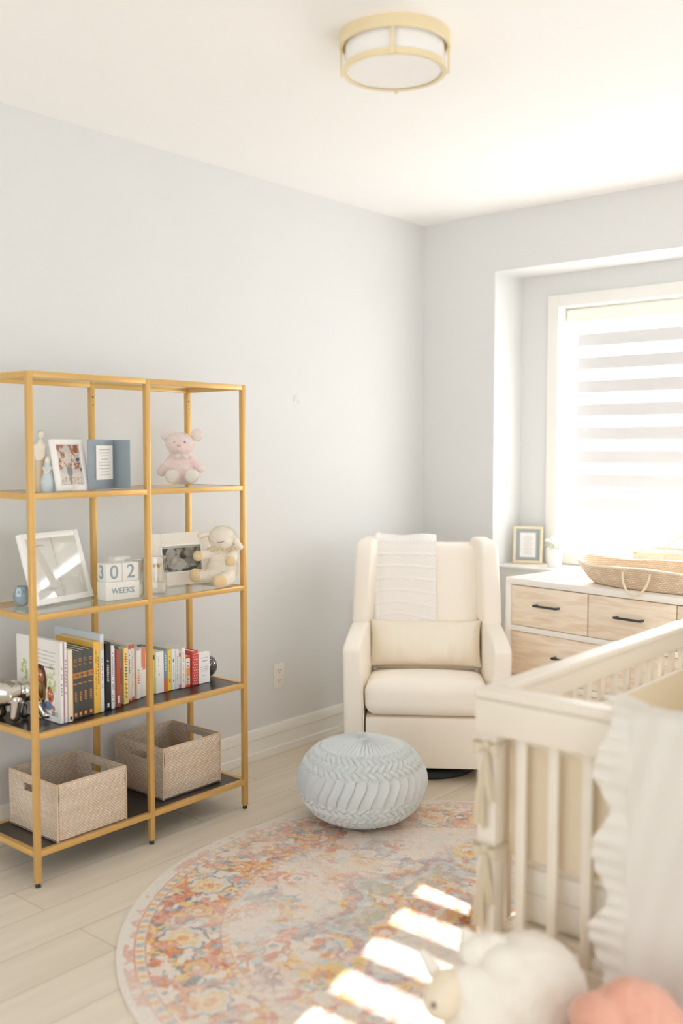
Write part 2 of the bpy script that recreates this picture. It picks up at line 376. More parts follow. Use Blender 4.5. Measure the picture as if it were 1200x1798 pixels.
WX0, WX1, WZ0, WZ1 = .714, 2.40, .925, 2.268      # clear opening of the window
wb = MB()
wb.bb(0, XA, 0, .15, 0, H); wb.bb(XB, RX, 0, .15, 0, H); wb.bb(XA, XB, 0, .15, ATOP, H); wb.bb(XA, XB, 0, YA, 0, SILL)
wb.bb(XA - .12, XA, .15, YA + .3, SILL - .1, ATOP + .1); wb.bb(XB, XB + .12, .15, YA + .3, SILL - .1, ATOP + .1)
wb.bb(XA, XB, .15, YA + .3, ATOP, ATOP + .1)
wb.bb(XA, WX0 - .012, YA, YA + .3, SILL - .1, ATOP); wb.bb(WX1 + .012, XB, YA, YA + .3, SILL - .1, ATOP)
wb.bb(WX0 - .012, WX1 + .012, YA, YA + .3, WZ1 + .012, ATOP); wb.bb(WX0 - .012, WX1 + .012, YA, YA + .3, SILL - .1, WZ0 - .012)
struct('wall_back', wb, M['wall'], smooth=False)
def baseboard(name, along, a0, a1):
    prof = [(0, 0), (.018, 0), (.018, .03), (.012, .034), (.012, .093), (.016, .097), (.016, .138), (.012, .144), (0, .144)]
    mb = MB()
    if along == 'y': mb.prism(prof, 1, a0, a1)
    else: mb.prism([(-p[0], p[1]) for p in prof], 0, a0, a1)
    return struct(name, mb, M['trim'])
baseboard('baseboard_left', 'y', RY, -.018); baseboard('baseboard_back', 'x', 0, RX)
# window sill board in the alcove
struct('trim_1', MB().bb(XA + .001, XB - .001, -.006, YA - .001, SILL, SILL + .012, .002), M['trim'])
# window
win = thing('window_1', '', '', (0, 0, 0)); del win['label']; del win['category']; win['kind'] = 'structure'
c_ = MB(); cw = .067; o0, o1, p0, p1 = WX0 - cw, WX1 + cw, WZ0 - cw, WZ1 + cw; yc = YA - .018
c_.bb(o0, WX0, yc, YA, p0, p1, .004); c_.bb(WX1, o1, yc, YA, p0, p1, .004); c_.bb(WX0, WX1, yc, YA, WZ1, p1, .004); c_.bb(WX0, WX1, yc, YA, p0, WZ0, .004)
c_.build('window_casing', M['trim'], win)
j = MB(); yj = YA + .26
j.bb(WX0 - .012, WX0, YA, yj, WZ0 - .012, WZ1 + .012); j.bb(WX1, WX1 + .012, YA, yj, WZ0 - .012, WZ1 + .012); j.bb(WX0, WX1, YA, yj, WZ1, WZ1 + .012); j.bb(WX0, WX1, YA, yj, WZ0 - .012, WZ0)
j.build('window_jamb', M['trim'], win)
f = MB(); fy0, fy1 = yj - .07, yj - .02; fw = .045
f.bb(WX0, WX0 + fw, fy0, fy1, WZ0, WZ1, .004); f.bb(WX1 - fw, WX1, fy0, fy1, WZ0, WZ1, .004); f.bb(WX0 + fw, WX1 - fw, fy0, fy1, WZ1 - fw, WZ1, .004); f.bb(WX0 + fw, WX1 - fw, fy0, fy1, WZ0, WZ0 + fw, .004)
f.bb(1.56, 1.60, fy0, fy1, WZ0 + fw, WZ1 - fw, .004)
f.build('window_frame', M['trim'], win)
MB().bb(WX0 + fw, 1.56, fy0 + .02, fy0 + .024, WZ0 + fw, WZ1 - fw).build('window_glass', M['pane'], win, smooth=False)
MB().bb(1.60, WX1 - fw, fy0 + .02, fy0 + .024, WZ0 + fw, WZ1 - fw).build('window_glass', M['pane'], win, smooth=False)
# roller blind with sheer and opaque bands
def blind_mat():
    m, nt, b = newmat('zebra_blind_fabric'); nt.nodes.remove(b); out = nt.nodes['Material Output']
    geo = node(nt, 'ShaderNodeNewGeometry'); sp = node(nt, 'ShaderNodeSeparateXYZ'); nt.links.new(geo.outputs['Position'], sp.inputs[0])
    a = node(nt, 'ShaderNodeMath', operation='SUBTRACT'); a.inputs[1].default_value = 2.046 - .128 * 20; nt.links.new(sp.outputs[2], a.inputs[0])
    d = node(nt, 'ShaderNodeMath', operation='DIVIDE'); d.inputs[1].default_value = .1285; nt.links.new(a.outputs[0], d.inputs[0])
    fr = node(nt, 'ShaderNodeMath', operation='FRACT'); nt.links.new(d.outputs[0], fr.inputs[0])
    lt = node(nt, 'ShaderNodeMath', operation='LESS_THAN'); lt.inputs[1].default_value = .55; nt.links.new(fr.outputs[0], lt.inputs[0])   # 1 = opaque band
    df = node(nt, 'ShaderNodeBsdfDiffuse'); df.inputs[0].default_value = (.64, .63, .635, 1)
    tl = node(nt, 'ShaderNodeBsdfTranslucent'); tl.inputs[0].default_value = (.80, .79, .79, 1)
    o1_ = node(nt, 'ShaderNodeMixShader'); o1_.inputs[0].default_value = .004; nt.links.new(df.outputs[0], o1_.inputs[1]); nt.links.new(tl.outputs[0], o1_.inputs[2])
    tp = node(nt, 'ShaderNodeBsdfTransparent'); tp.inputs[0].default_value = (1, 1, 1, 1)
    o2_ = node(nt, 'ShaderNodeMixShader'); o2_.inputs[0].default_value = .62; nt.links.new(tl.outputs[0], o2_.inputs[1]); nt.links.new(tp.outputs[0], o2_.inputs[2])
    mx = node(nt, 'ShaderNodeMixShader'); nt.links.new(lt.outputs[0], mx.inputs[0]); nt.links.new(o2_.outputs[0], mx.inputs[1]); nt.links.new(o1_.outputs[0], mx.inputs[2])
    nt.links.new(mx.outputs[0], out.inputs[0]); return m
bl = thing('roller_blind', 'white roller blind with sheer and opaque stripes hanging in the alcove window', 'window blind', (0, YA + .10, 0))
MB().bb(WX0 + .004, WX1 - .004, -.035, .035, WZ1 - .085, WZ1 - .006, .012, 3).build('blind_cassette', M['trim'], bl)
MB().grid(30, 60, lambda u, v: (WX0 + .055 + u * (WX1 - WX0 - .11), .002, .985 + v * (WZ1 - .09 - .985 + .02))).build('blind_fabric', blind_mat(), bl)
MB().bb(WX0 + .05, WX1 - .05, -.006, .010, .965, .99, .004).build('bottom_rail', M['trim'], bl)

# ================================================================== WALL FITTINGS
ol = thing('wall_outlet', 'white double socket plate on the wall between shelving unit and armchair', 'outlet', (.001, -1.207, .316))
MB().box((.003, 0, .0625), (.006, .073, .125), None, .0025).build('cover_plate', M['plastic'], ol)
for z in (.038, .087):
    r_ = MB().box((.0065, 0, z), (.003, .034, .030), None, .001).build('socket', M['plastic'], ol)
    MB().bb(.0078, .0086, -.009, -.006, z - .002, z + .008).bb(.0078, .0086, .006, .009, z - .002, z + .008).cyl((.0078, 0, z - .008), (.0086, 0, z - .008), .0026, n=10).build('socket_slots', M['dark'], r_)
hk = thing('wall_hook', 'small clear picture hook stuck on bare wall above the socket', 'hook', (.001, -1.081, 1.715))
MB().box((.002, 0, .02), (.004, .018, .045), None, .002).build('hook_plate', M['acrylic'], hk)
MB().tube([(.004, 0, .028), (.012, 0, .022), (.017, 0, .010), (.020, 0, .004), (.026, 0, .006), (.027, 0, .014)], .0022, 8).build('hook_arm', flat((228, 226, 222), .3), hk)

# ================================================================== CEILING LAMP
L = thing('ceiling_lamp', 'round flush ceiling lamp of opal glass in a brushed brass frame', 'ceiling lamp', (1.458, -2.190, H), VIEW)
MB().lathe([(0, 0), (.171, 0), (.171, -.038), (.161, -.038), (.161, -.012), (0, -.012)], 96).build('canopy_ring', M['brass'], L)
MB().lathe([(0, -.012), (.153, -.012), (.153, -.102), (.149, -.107), (0, -.107)], 96).build('glass_shade', M['milk'], L)
MB().lathe([(.1535, -.094), (.160, -.094), (.160, -.112), (.147, -.112), (.147, -.1085), (.1535, -.1085), (.1535, -.094)], 96).build('lower_ring', M['brass'], L)
for a in (92, 182, 272, 2):
    a = math.radians(a - 7); ca, sa = math.cos(a), math.sin(a)
    MB().box((.166 * ca, .166 * sa, -.076), (.006, .011, .078), (0, 0, a), .001).box((.162 * ca, .162 * sa, -.114), (.014, .011, .005), (0, 0, a), .001).build('frame_bar', M['brass'], L)

# ================================================================== SHELVING UNIT
XF, XK, Y0, Y1 = .4533, .0953, -2.8582, -1.8582; PW = .0205
SH = {1: 1.343, 2: .934, 3: .529, 4: .125}
su = thing('shelving_unit', 'tall gold metal shelving unit with glass and dark shelves against left wall', 'shelving unit', (0, Y0, 0))
for (px, py) in [(x, y) for x in (XF - PW, XK) for y in (0, .49, 1 - PW)]:
    p = MB().box((px + PW / 2, py + PW / 2, .8825), (PW, PW, 1.735), None, .0015).build('post', M['gold'], su)
    MB().cyl((px + PW / 2, py + PW / 2, 0), (px + PW / 2, py + PW / 2, .016), .010, .008, 16).build('levelling_foot', M['blackfoot'], p)
    if px < .2:
        MB().cyl((px + PW, py + .010, 1.693), (px + PW + .0015, py + .010, 1.693), .0035, n=12).build('screw', M['dark'], p); MB().cyl((px + PW, py + .010, 1.663), (px + PW + .0015, py + .010, 1.663), .0022, n=12).build('screw_hole', M['dark'], p)
def ring(z, hgt=.0205):
    mb = MB(); e = .0006
    for xx in (XF - PW, XK):
        mb.bb(xx, xx + PW, PW, .49, z - hgt, z, .001); mb.bb(xx, xx + PW, .49 + PW, 1 - PW, z - hgt, z, .001)
    for yy in (0, 1 - PW): mb.bb(XK + PW, XF - PW, yy, yy + PW, z - hgt, z, .001)
    return mb
for z in [1.75] + list(SH.values()): ring(z).build('rail_frame', M['gold'], su)
for z, k in ((1.748, 'g'), (SH[1] - .001, 'g'), (SH[2] - .001, 'g'), (SH[3] - .002, 'd'), (SH[4] - .002, 'd')):
    mb = MB().bb(XK + PW + .001, XF - PW - .001, PW + .001, 1 - PW - .001, z - (.006 if k == 'g' else .014), z, .0006, 1)
    o = mb.build('glass_shelf' if k == 'g' else 'dark_shelf', M['glass'] if k == 'g' else M['laminate'], su, smooth=False)

# ------------------------------------------------------------------ baskets on the bottom shelf
def rattan_basket(label, x0, x1, y0, y1, z0, h, group):
    t = thing('storage_basket', label, 'basket', ((x0 + x1) / 2, (y0 + y1) / 2, z0), 0, group)
    a, b_, th = (x1 - x0) / 2, (y1 - y0) / 2, .009; mb = MB()
    mb.bb(-a, a, -b_, b_, 0, th, .003)
    mb.bb(a - th, a, -b_, b_, 0, h - .004, .003); mb.bb(-a, -a + th, -b_, b_, 0, h - .004, .003)
    hz0, hz1, hw = h - .062, h - .028, .052
    for sy in (-1, 1):
        y_, Y_ = sorted((sy * b_, sy * (b_ - th)))
        mb.bb(-a, a, y_, Y_, 0, hz0, .002); mb.bb(-a, a, y_, Y_, hz1, h - .004, .002)
        mb.bb(-a, -hw, y_, Y_, hz0, hz1, 0); mb.bb(hw, a, y_, Y_, hz0, hz1, 0)
    mb.build('basket_body', M['rattan'], t)
    r = MB(); zz = h - .003
    r.tube([(-a + .004, -b_ + .004, zz), (a - .004, -b_ + .004, zz), (a - .004, b_ - .004, zz), (-a + .004, b_ - .004, zz)], .0055, 8, True)
    for sx in (-1, 1):
        for sy in (-1, 1): r.tube([(sx * (a - .003), sy * (b_ - .003), .003), (sx * (a - .003), sy * (b_ - .003), h - .004)], .004, 8)
    r.build('rim', M['rattan_rim'], t)
    for sy in (-1, 1):
        yy = sy * (b_ - th / 2)
        MB().tube([(-hw, yy, hz0), (hw, yy, hz0), (hw, yy, hz1), (-hw, yy, hz1)], .0042, 8, True).build('handle_edge', M['rattan_rim'], t)
    return t
G = 'rattan baskets on the bottom shelf'
rattan_basket('pale woven rattan basket with soft toys in it, near left end of bottom shelf', .135, .440, -2.765, -2.468, SH[4], .203, G)
rattan_basket('empty pale woven rattan basket on the right half of the bottom shelf', .085, .390, -2.256, -1.952, SH[4], .203, G)
for (x, y, r, c, l) in ((.30, -2.60, .05, (176, 172, 168), 'grey soft ball showing inside the left rattan basket'),
                        (.345, -2.535, .042, (206, 202, 196), 'off white soft ball in the right corner of left rattan basket'),
                        (.375, -2.70, .040, (188, 184, 176), 'pale grey soft ball behind the front corner of left rattan basket')):
    t = thing('soft_ball', l, 'toy', (x, y, SH[4] + .010), 0, 'soft toys in the left basket')
    blob('ball_body', [('e', (0, 0, r * 1.15), (r, r, r * 1.15)), ('e', (r * .3, 0, r * .8), (r * .8, r * .7, r * .78))], flat(c, .95, bump=.3), t, .005, 3, .0015, 80)
    MB().tube([(r * 1.01 * math.cos(q), r * 1.01 * math.sin(q), r * 1.1) for q in np.linspace(0, 2 * PI, 30)[:-1]], .0015, 6, True).build('seam', flat([v * .8 for v in c], .9), t)

# ------------------------------------------------------------------ books
def book(label, y0, y1, xf, h, depth, cover, ink=None, marks=(), extra=None, group=None, yaw=0.0, lean=0.0, page=None, hard=True):
    y1 = max(y1, y0 + .006); wd = y1 - y0 - .0006
    t = thing('book', label, 'book', (xf, y0 + wd / 2, SH[3]), yaw, group); t.rotation_euler = (lean, 0, yaw)
    cm = flat(cover, .5); b = .0022 if hard else .0008; o = .003 if hard else .0004
    c = MB(); c.bb(-b * 1.2, 0, -wd / 2, wd / 2, 0, h, min(.0015, wd * .15)); c.bb(-depth, -b, -wd / 2, -wd / 2 + b, 0, h); c.bb(-depth, -b, wd / 2 - b, wd / 2, 0, h)
    c.build('cover', cm, t)
    MB().bb(-depth + o, -b, -wd / 2 + b, wd / 2 - b, o, h - o).build('pages', page or M['page'], t, smooth=False)
    if marks:
        for k, (m_rgb, items) in enumerate(marks):
            runs = [[q] for q in items] if len(items) <= 3 else [items]      # colour blocks one by one, lettering as one run
            for run in runs:
                mb = MB()
                for (z0, z1, f0, f1) in run:
                    mb.bb(-.0005, .0006, -wd / 2 + f0 * wd, -wd / 2 + f1 * wd, z0 * h, z1 * h)
                mb.build('spine_print' if len(run) == 1 else 'spine_lettering', flat(m_rgb, .6), t, smooth=False)
    return t, wd
def title(z0, z1, n=9, w0=.3, w1=.7, seed=0):
    """a run of small irregular letter-like strokes up the spine"""
    rs = random.Random(seed); out = []; z = z0; st = (z1 - z0) / n
    for i in range(n):
        if rs.random() > .14:
            d = rs.random() * .15; out.append((z + st * .12, z + st * .42, w0 + d, w1)); out.append((z + st * .42, z + st * .8, w0, w0 + (w1 - w0) * (.3 + .4 * rs.random())))
        z += st
    return out
BG = 'books on the dark middle shelf'
W = (240, 238, 234)
bk = [  # label, y0, y1, xf, h, depth, cover, marks
 ('large white picture book, back cover with two cartoon faces toward the room', -2.7165, -2.7045, .400, .288, .275, W, [((120, 110, 105), title(.3, .7, 10, .3, .7, 1))], None),
 ('white picture book with mauve spine behind the cartoon cover book', -2.7042, -2.6882, .400, .286, .25, (236, 230, 232), [((168, 130, 150), [(0, 1, .02, .28)]), ((110, 90, 90), title(.35, .8, 10, .5, .8, 2))], None),
 ('slim cream hardback left of the row of dark matching volumes', -2.6860, -2.6675, .402, .258, .22, (232, 220, 196), [((70, 60, 50), [(.03, .07, .3, .8)])], None),
 ('thin orange book pressed against the first dark volume', -2.6672, -2.6562, .388, .235, .19, (214, 146, 66), [], None),
 ('first dark grey orange-lettered volume from the left of four', -2.6555, -2.6330, .385, .242, .165, (78, 78, 76), 'V', 'dark grey matching volumes'),
 ('second dark grey orange-lettered volume from the left of four', -2.6325, -2.6100, .381, .242, .165, (78, 78, 76), 'V', 'dark grey matching volumes'),
 ('third dark grey orange-lettered volume from the left of four', -2.6095, -2.5865, .378, .242, .165, (78, 78, 76), 'V', 'dark grey matching volumes'),
 ('fourth dark grey orange-lettered volume, touching the thick yellow book', -2.5860, -2.5610, .376, .242, .165, (78, 78, 76), 'V', 'dark grey matching volumes'),
 ('thick tall yellow book right of the four dark volumes', -2.5602, -2.5305, .377, .263, .24, (236, 190, 88), [((120, 92, 40), title(.25, .9, 22, .25, .42, 3) + title(.4, .8, 9, .6, .78, 4))], None),
 ('tallest book, pale blue and white, right of the thick yellow one', -2.5298, -2.5140, .376, .287, .29, (214, 224, 236), [((228, 190, 130), [(.80, .9, .2, .8)]), ((120, 120, 130), title(.3, .7, 12, .35, .65, 5))], None),
 ('thin pale grey-green book left of the black book', -2.5135, -2.5020, .362, .228, .2, (196, 206, 204), [], None),
 ('black book with white lettering on its spine', -2.5015, -2.4785, .369, .250, .19, (40, 38, 38), [((225, 225, 225), title(.42, .78, 11, .25, .6, 6)), ((205, 205, 205), [(.04, .1, .2, .6)])], None),
 ('white book just right of the black book', -2.4780, -2.4640, .370, .237, .22, (232, 228, 224), [((140, 132, 128), title(.1, .9, 24, .3, .7, 7))], None),
 ('lilac-blue thin book left of the brick red book', -2.4636, -2.4520, .360, .224, .2, (184, 186, 216), [((110, 112, 150), title(.3, .8, 12, .3, .7, 8))], None),
 ('brick red book with a pale label low on its spine', -2.4516, -2.4330, .367, .217, .16, (176, 88, 62), [((226, 214, 204), [(.07, .2, .2, .7)])], None),
 ('teal grey book set back between brick red and pale yellow ones', -2.4240, -2.4070, .340, .222, .2, (134, 160, 158), [((110, 70, 50), [(.35, .62, .2, .8)])], None),
 ('pale yellow book with big coloured letters up its spine', -2.4062, -2.3850, .350, .213, .18, (246, 220, 140), [((196, 92, 70), title(.70, .92, 5, .25, .8, 9)), ((90, 130, 140), title(.42, .68, 5, .25, .8, 10)), ((190, 140, 70), title(.1, .4, 4, .25, .8, 11))], None),
 ('white and lilac book with a red tip, right of the pale yellow one', -2.3720, -2.3570, .332, .217, .2, (226, 226, 236), [((206, 92, 66), [(.93, 1, .1, .9), (0, .04, .1, .9)]), ((90, 90, 110), title(.5, .85, 8, .3, .6, 12))], None),
 ('cream and peach book with red tip beside the lilac one', -2.3500, -2.3345, .322, .216, .2, (240, 226, 210), [((214, 100, 72), [(.93, 1, .1, .9), (0, .06, .1, .9)]), ((220, 180, 150), title(.2, .8, 12, .3, .7, 13))], None),
 ('short grey book with orange lower half', -2.3335, -2.3252, .318, .190, .18, (190, 190, 192), [((222, 160, 90), [(0, .55, 0, 1)])], None),
 ('white book with red handwritten-style spine lettering left of centre post', -2.3248, -2.3050, .322, .188, .15, (240, 236, 230), [((216, 130, 110), title(.25, .62, 7, .25, .75, 14))], None),
 ('white book with a round coral corner left of the centre post', -2.2990, -2.2730, .311, .190, .16, (242, 238, 234), [((230, 138, 108), [(.62, 1, .25, 1), (.56, .62, .5, 1)])], None),
 ('plain white book hidden mostly behind the centre post', -2.2650, -2.2350, .300, .172, .15, (236, 232, 236), [((190, 170, 200), [(0, .8, .7, 1)])], None),
 ('narrow yellow-green book right of the centre post', -2.2335, -2.2220, .306, .171, .15, (216, 214, 108), [((70, 70, 60), [(.8, .9, .2, .8)])], None),
 ('thick white book with a small pink dot on the spine', -2.2215, -2.1825, .313, .165, .14, (240, 239, 236), [((200, 120, 130), [(.42, .48, .3, .42)]), ((190, 190, 190), title(.65, .9, 6, .25, .4, 15))], None),
 ('slate blue book with an orange block at its foot', -2.1818, -2.1648, .313, .168, .17, (128, 148, 164), [((226, 106, 44), [(0, .32, 0, 1)]), ((230, 226, 220), title(.5, .9, 7, .3, .7, 16))], None),
 ('bright yellow narrow book between slate blue and white ones', -2.1643, -2.1445, .314, .166, .14, (238, 210, 88), [((190, 140, 60), [(.2, .28, .3, .7)]), ((150, 130, 80), title(.45, .85, 8, .35, .65, 17))], None),
 ('white book with blue marks right of the bright yellow one', -2.1440, -2.1255, .314, .165, .14, (232, 234, 242), [((110, 120, 170), [(.68, .76, .35, .65), (.2, .25, .35, .65)]), ((160, 160, 170), title(.3, .6, 8, .4, .6, 18))], None),
 ('pale grey-white book, second right of the bright yellow one', -2.1250, -2.1058, .315, .162, .14, (228, 230, 230), [((150, 152, 150), title(.2, .85, 14, .35, .6, 19))], None),
 ('thin white book with coral top and foot', -2.1050, -2.0975, .314, .156, .14, (238, 236, 232), [((214, 90, 90), [(.82, .92, 0, 1), (0, .1, 0, 1)])], None),
 ('white book with a pale printed spine left of the orange-patterned book', -2.0970, -2.0765, .320, .163, .13, (240, 236, 230), [((208, 150, 130), title(.15, .6, 8, .3, .6, 20)), ((160, 170, 140), title(.65, .9, 4, .3, .6, 21))], None),
 ('short orange and white patterned book', -2.0758, -2.0530, .321, .126, .12, (238, 226, 214), [((214, 74, 44), [(0, .08, 0, 1), (.93, 1, 0, 1)]), ((232, 150, 66), [(.35, .62, .1, .9)]), ((196, 90, 70), title(.1, .32, 4, .2, .8, 22)), ((150, 110, 120), title(.65, .9, 4, .2, .8, 23))], None),
 ('short teal and yellow patterned book set back beside the red dotted one', -2.0505, -2.0405, .306, .118, .11, (120, 156, 160), [((226, 190, 90), title(.1, .5, 5, .1, .9, 24)), ((200, 90, 80), title(.5, .9, 5, .1, .9, 25))], None),
 ('red book with white polka dots near the right end of the row', -2.0395, -2.0095, .320, .141, .12, (216, 84, 78), 'D', None),
]
for (lab, y0, y1, xf, h, dep, cov, marks, grp) in bk:
    if marks == 'V':
        o_ = (206, 140, 72)
        t, wd = book(lab, y0, y1, xf, h, dep, cov, marks=[(o_, title(.72, .90, 6, .25, .8, 31) + [(.60, .615, .05, .95), (.665, .68, .05, .95)] + title(.61, .67, 3, .1, .9, 34) + title(.48, .53, 2, .1, .9, 32) + title(.25, .40, 5, .35, .75, 33)),
                                                         ((240, 150, 70), [(.045, .085, .28, .72), (.03, .045, .38, .62)])], group=grp)
    elif marks == 'D':
        t, wd = book(lab, y0, y1, xf, h, dep, cov)
        mb = MB()
        for k in range(12):
            for q in range(3):
                mb.cyl((-.0004, -wd / 2 + wd * (.2 + .3 * q + (.1 if k % 2 else -.05)), h * (.05 + k * .078)), (.0006, -wd / 2 + wd * (.2 + .3 * q + (.1 if k % 2 else -.05)), h * (.05 + k * .078)), .0019, n=8)
        mb.build('polka_dots', flat((246, 238, 232), .6), t)
    else: t, wd = book(lab, y0, y1, xf, h, dep, cov, marks=marks, group=grp)
    if lab.startswith('large white picture'):
        vn = VN(3)
        def cover_fn(U, V):
            C = np.ones(U.shape + (3,)) * np.array([236, 233, 228.]);
            def ell(cx, cy, rx, ry, col, p=2): C[((np.abs(U - cx) / rx) ** p + (np.abs(V - cy) / ry) ** p) < 1] = col
            g = fbm(vn, U * 18, V * 22); gm = (((U - .17) / .09) ** 2 + ((V - .55) / .16) ** 2 < 1) & (g > .45); C[gm] = (186, 200, 130)
            gm = (((U - .80) / .11) ** 2 + ((V - .50) / .20) ** 2 < 1) & (g > .5); C[gm] = (196, 208, 150)
            for k in range(4):
                vv = .88 - .05 * k; mm = (np.abs(V - vv + .02 * U) < .007) & (U > .3) & (U < .92 - .05 * (k % 2)) & (np.sin(U * 160 + k) > -.5); C[mm] = (176, 172, 168)
            mm = (np.abs(V - .665) < .009) & (U > .62) & (U < .88) & (np.sin(U * 130) > -.6); C[mm] = (90, 86, 84)
            ell(.55, .55, .135, .135, (84, 52, 44)); ell(.60, .47, .10, .12, (84, 52, 44), 3)
            ell(.53, .52, .10, .105, (176, 106, 74)); ell(.495, .555, .022, .02, (244, 240, 236)); ell(.56, .55, .024, .02, (244, 240, 236)); ell(.50, .553, .007, .008, (30, 25, 25)); ell(.557, .548, .007, .008, (30, 25, 25)); ell(.53, .495, .02, .02, (204, 108, 84))
            ell(.55, .32, .13, .15, (150, 112, 56)); ell(.52, .36, .06, .09, (204, 190, 170)); ell(.56, .20, .05, .05, (176, 106, 74))
            ell(.76, .39, .04, .03, (110, 66, 46)); ell(.78, .31, .075, .088, (196, 116, 80)); ell(.76, .335, .014, .012, (244, 240, 236)); ell(.81, .33, .014, .012, (244, 240, 236)); ell(.77, .265, .022, .022, (80, 30, 28))
            ell(.73, .175, .10, .055, (112, 132, 158)); ell(.85, .155, .03, .035, (206, 110, 90))
            mm = (U > .80) & (U < .94) & (V > .055) & (V < .115) & (np.sin(U * 330) > 0); C[mm] = (70, 68, 68)
            return C
        c1 = picture('cover_illustration', .268, .280, 150, 150, cover_fn, t); c1.location = (-.2715, 0, 0)
        me = c1.data; co = np.zeros(len(me.vertices) * 3, np.float32); me.vertices.foreach_get('co', co); co = co.reshape(-1, 3)
        co[:, 0] += .134; co[:, 1] = -wd / 2 - .0004; co[:, 2] += .004; me.vertices.foreach_set('co', co.ravel()); me.update()
t, wd = book('small white book turned with its lettered cover outward, last in row', -1.985, -1.967, .318, .126, .062, (244, 244, 244), marks=[])
t.location = (.318 - wd / 2, -1.943, SH[3]); t.rotation_euler = (0, 0, PI / 2)
mb = MB()
for k, (z, a, b_) in enumerate(((.104, .2, .8), (.090, .25, .7), (.066, .15, .85), (.058, .2, .8), (.050, .25, .8), (.03, .4, .7))): mb.bb(-.062 * b_, -.062 * a, -wd / 2 - .0012, -wd / 2 - .0002, z, z + (.0035 if k == 1 else .0015))
mb.build('cover_print', flat((170, 168, 170), .6), t)
# mosaic ball
t = thing('mosaic_ball', 'round black and silver mirrored mosaic ball at right end of book shelf', 'decorative ball', (.245, -1.899, SH[3] + .001))
R_ = .046
MB().sph((0, 0, R_), R_, None, 20).build('ball_core', flat((70, 58, 62), .4), t)
mb = MB(); rs = random.Random(4)
for i in range(230):
    zz = 1 - 2 * (i + .5) / 230; a = i * 2.39996; rr = math.sqrt(1 - zz * zz); n = Vector((rr * math.cos(a), rr * math.sin(a), zz))
    q = n.to_track_quat('Z', 'Y').to_euler(); s_ = .0042 * (.8 + .5 * rs.random()); mb.box(n * R_ + Vector((0, 0, R_)), (s_, s_ * (.6 + .6 * rs.random()), .0025), tuple(q), 0)
mb.build('mirror_tiles', M['chrome'], t, smooth=False)
MB().cyl((0, 0, 0), (0, 0, .004), .012, n=16).build('ball_base', flat((70, 58, 62), .4), t)

# ------------------------------------------------------------------ silver elephant (faces image right)
t = thing('elephant_figurine', 'polished silver elephant figurine at the left end of book shelf', 'figurine', (.215, -2.800, SH[3] + .001), .62); t.scale = (1.0, 1.12, 1.06)
blob('elephant_body', [('e', (-.012, 0, .092), (.062, .042, .045)), ('e', (-.03, 0, .100), (.045, .040, .040)), ('e', (.040, 0, .092), (.036, .034, .040)),
     ('e', (.072, 0, .100), (.030, .028, .032)), ('c', (.084, 0, .088), (.106, 0, .044), .022, .015), ('c', (.106, 0, .044), (.122, 0, .017), .015, .0115), ('c', (.122, 0, .017), (.138, 0, .017), .0115, .010),
     ('c', (.036, .022, .075), (.040, .024, .018), .024, .0195), ('c', (.036, -.022, .075), (.028, -.024, .018), .024, .0195),
     ('c', (-.046, .022, .080), (-.048, .024, .018), .026, .0205), ('c', (-.046, -.022, .080), (-.056, -.024, .018), .026, .0205),
     ('c', (-.072, 0, .105), (-.084, 0, .060), .005, .003)], M['chrome'], t, .0035, 4)
for s_ in (-1, 1):
    MB().grid(16, 16, lambda u, v, s_=s_: (.060 - .042 * u + .010 * math.sin(PI * v), s_ * (.027 + .020 * u ** .7 + .004 * math.sin(6 * v)), .125 - .062 * v * (1 - .25 * u) - .01 * u)).build('ear', M['chrome'], t, solid=.003)
    MB().tube([(.088, s_ * .016, .080), (.104, s_ * .020, .066), (.118, s_ * .020, .066)], lambda f: .0045 * (1 - .7 * f), 8).build('tusk', flat((236, 232, 226), .3), t)

# ------------------------------------------------------------------ frames
def frame(label, w_, h_, bw, dp, m, loc, yaw, lean, name='photo_frame', group=None, bevel_in=0.0, cat='picture frame', glass=True):
    """standing frame, faces -y in its own space, bottom edge on the shelf, leaning back"""
    t = thing(name, label, cat, loc, yaw, group); t.rotation_euler = (-lean, 0, yaw); t.location.z += dp * math.sin(lean) + .0004
    mb = MB(); a = w_ / 2
    mb.bb(-a, -a + bw, 0, dp, 0, h_, .0025); mb.bb(a - bw, a, 0, dp, 0, h_, .0025); mb.bb(-a + bw, a - bw, 0, dp, 0, bw, .0025); mb.bb(-a + bw, a - bw, 0, dp, h_ - bw, h_, .0025)
    mb.build('frame_border', m, t)
    MB().bb(-a + bw * .8, a - bw * .8, dp * .5, dp * .9, bw * .8, h_ - bw * .8).build('backing_board', M['paper'], t, smooth=False)
    if lean:
        L_ = h_ * .62; th = lean
        # easel leg reaches down to the shelf behind
        d = math.tan(lean + .30); top = Vector((0, dp * .9, L_)); zf = 0.0
        # shelf plane in local space: z' = -y*tan(lean)... solve foot
        fy = dp * .9 + L_ * .36; fz = fy * math.tan(lean) + .002
        MB().prism([(top.y, L_), (top.y + .004, L_), (fy + .004, fz), (fy, fz)], 0, -.018, .018).build('easel_leg', M['dark'], t)
    return t
def glazing(t, w_, h_, bw, y=.004):
    MB().bb(-w_ / 2 + bw, w_ / 2 - bw, y, y + .0015, bw, h_ - bw).build('glass_pane', M['acrylic'], t, smooth=False)
YF = PI / 2      # faces +x (into the room)
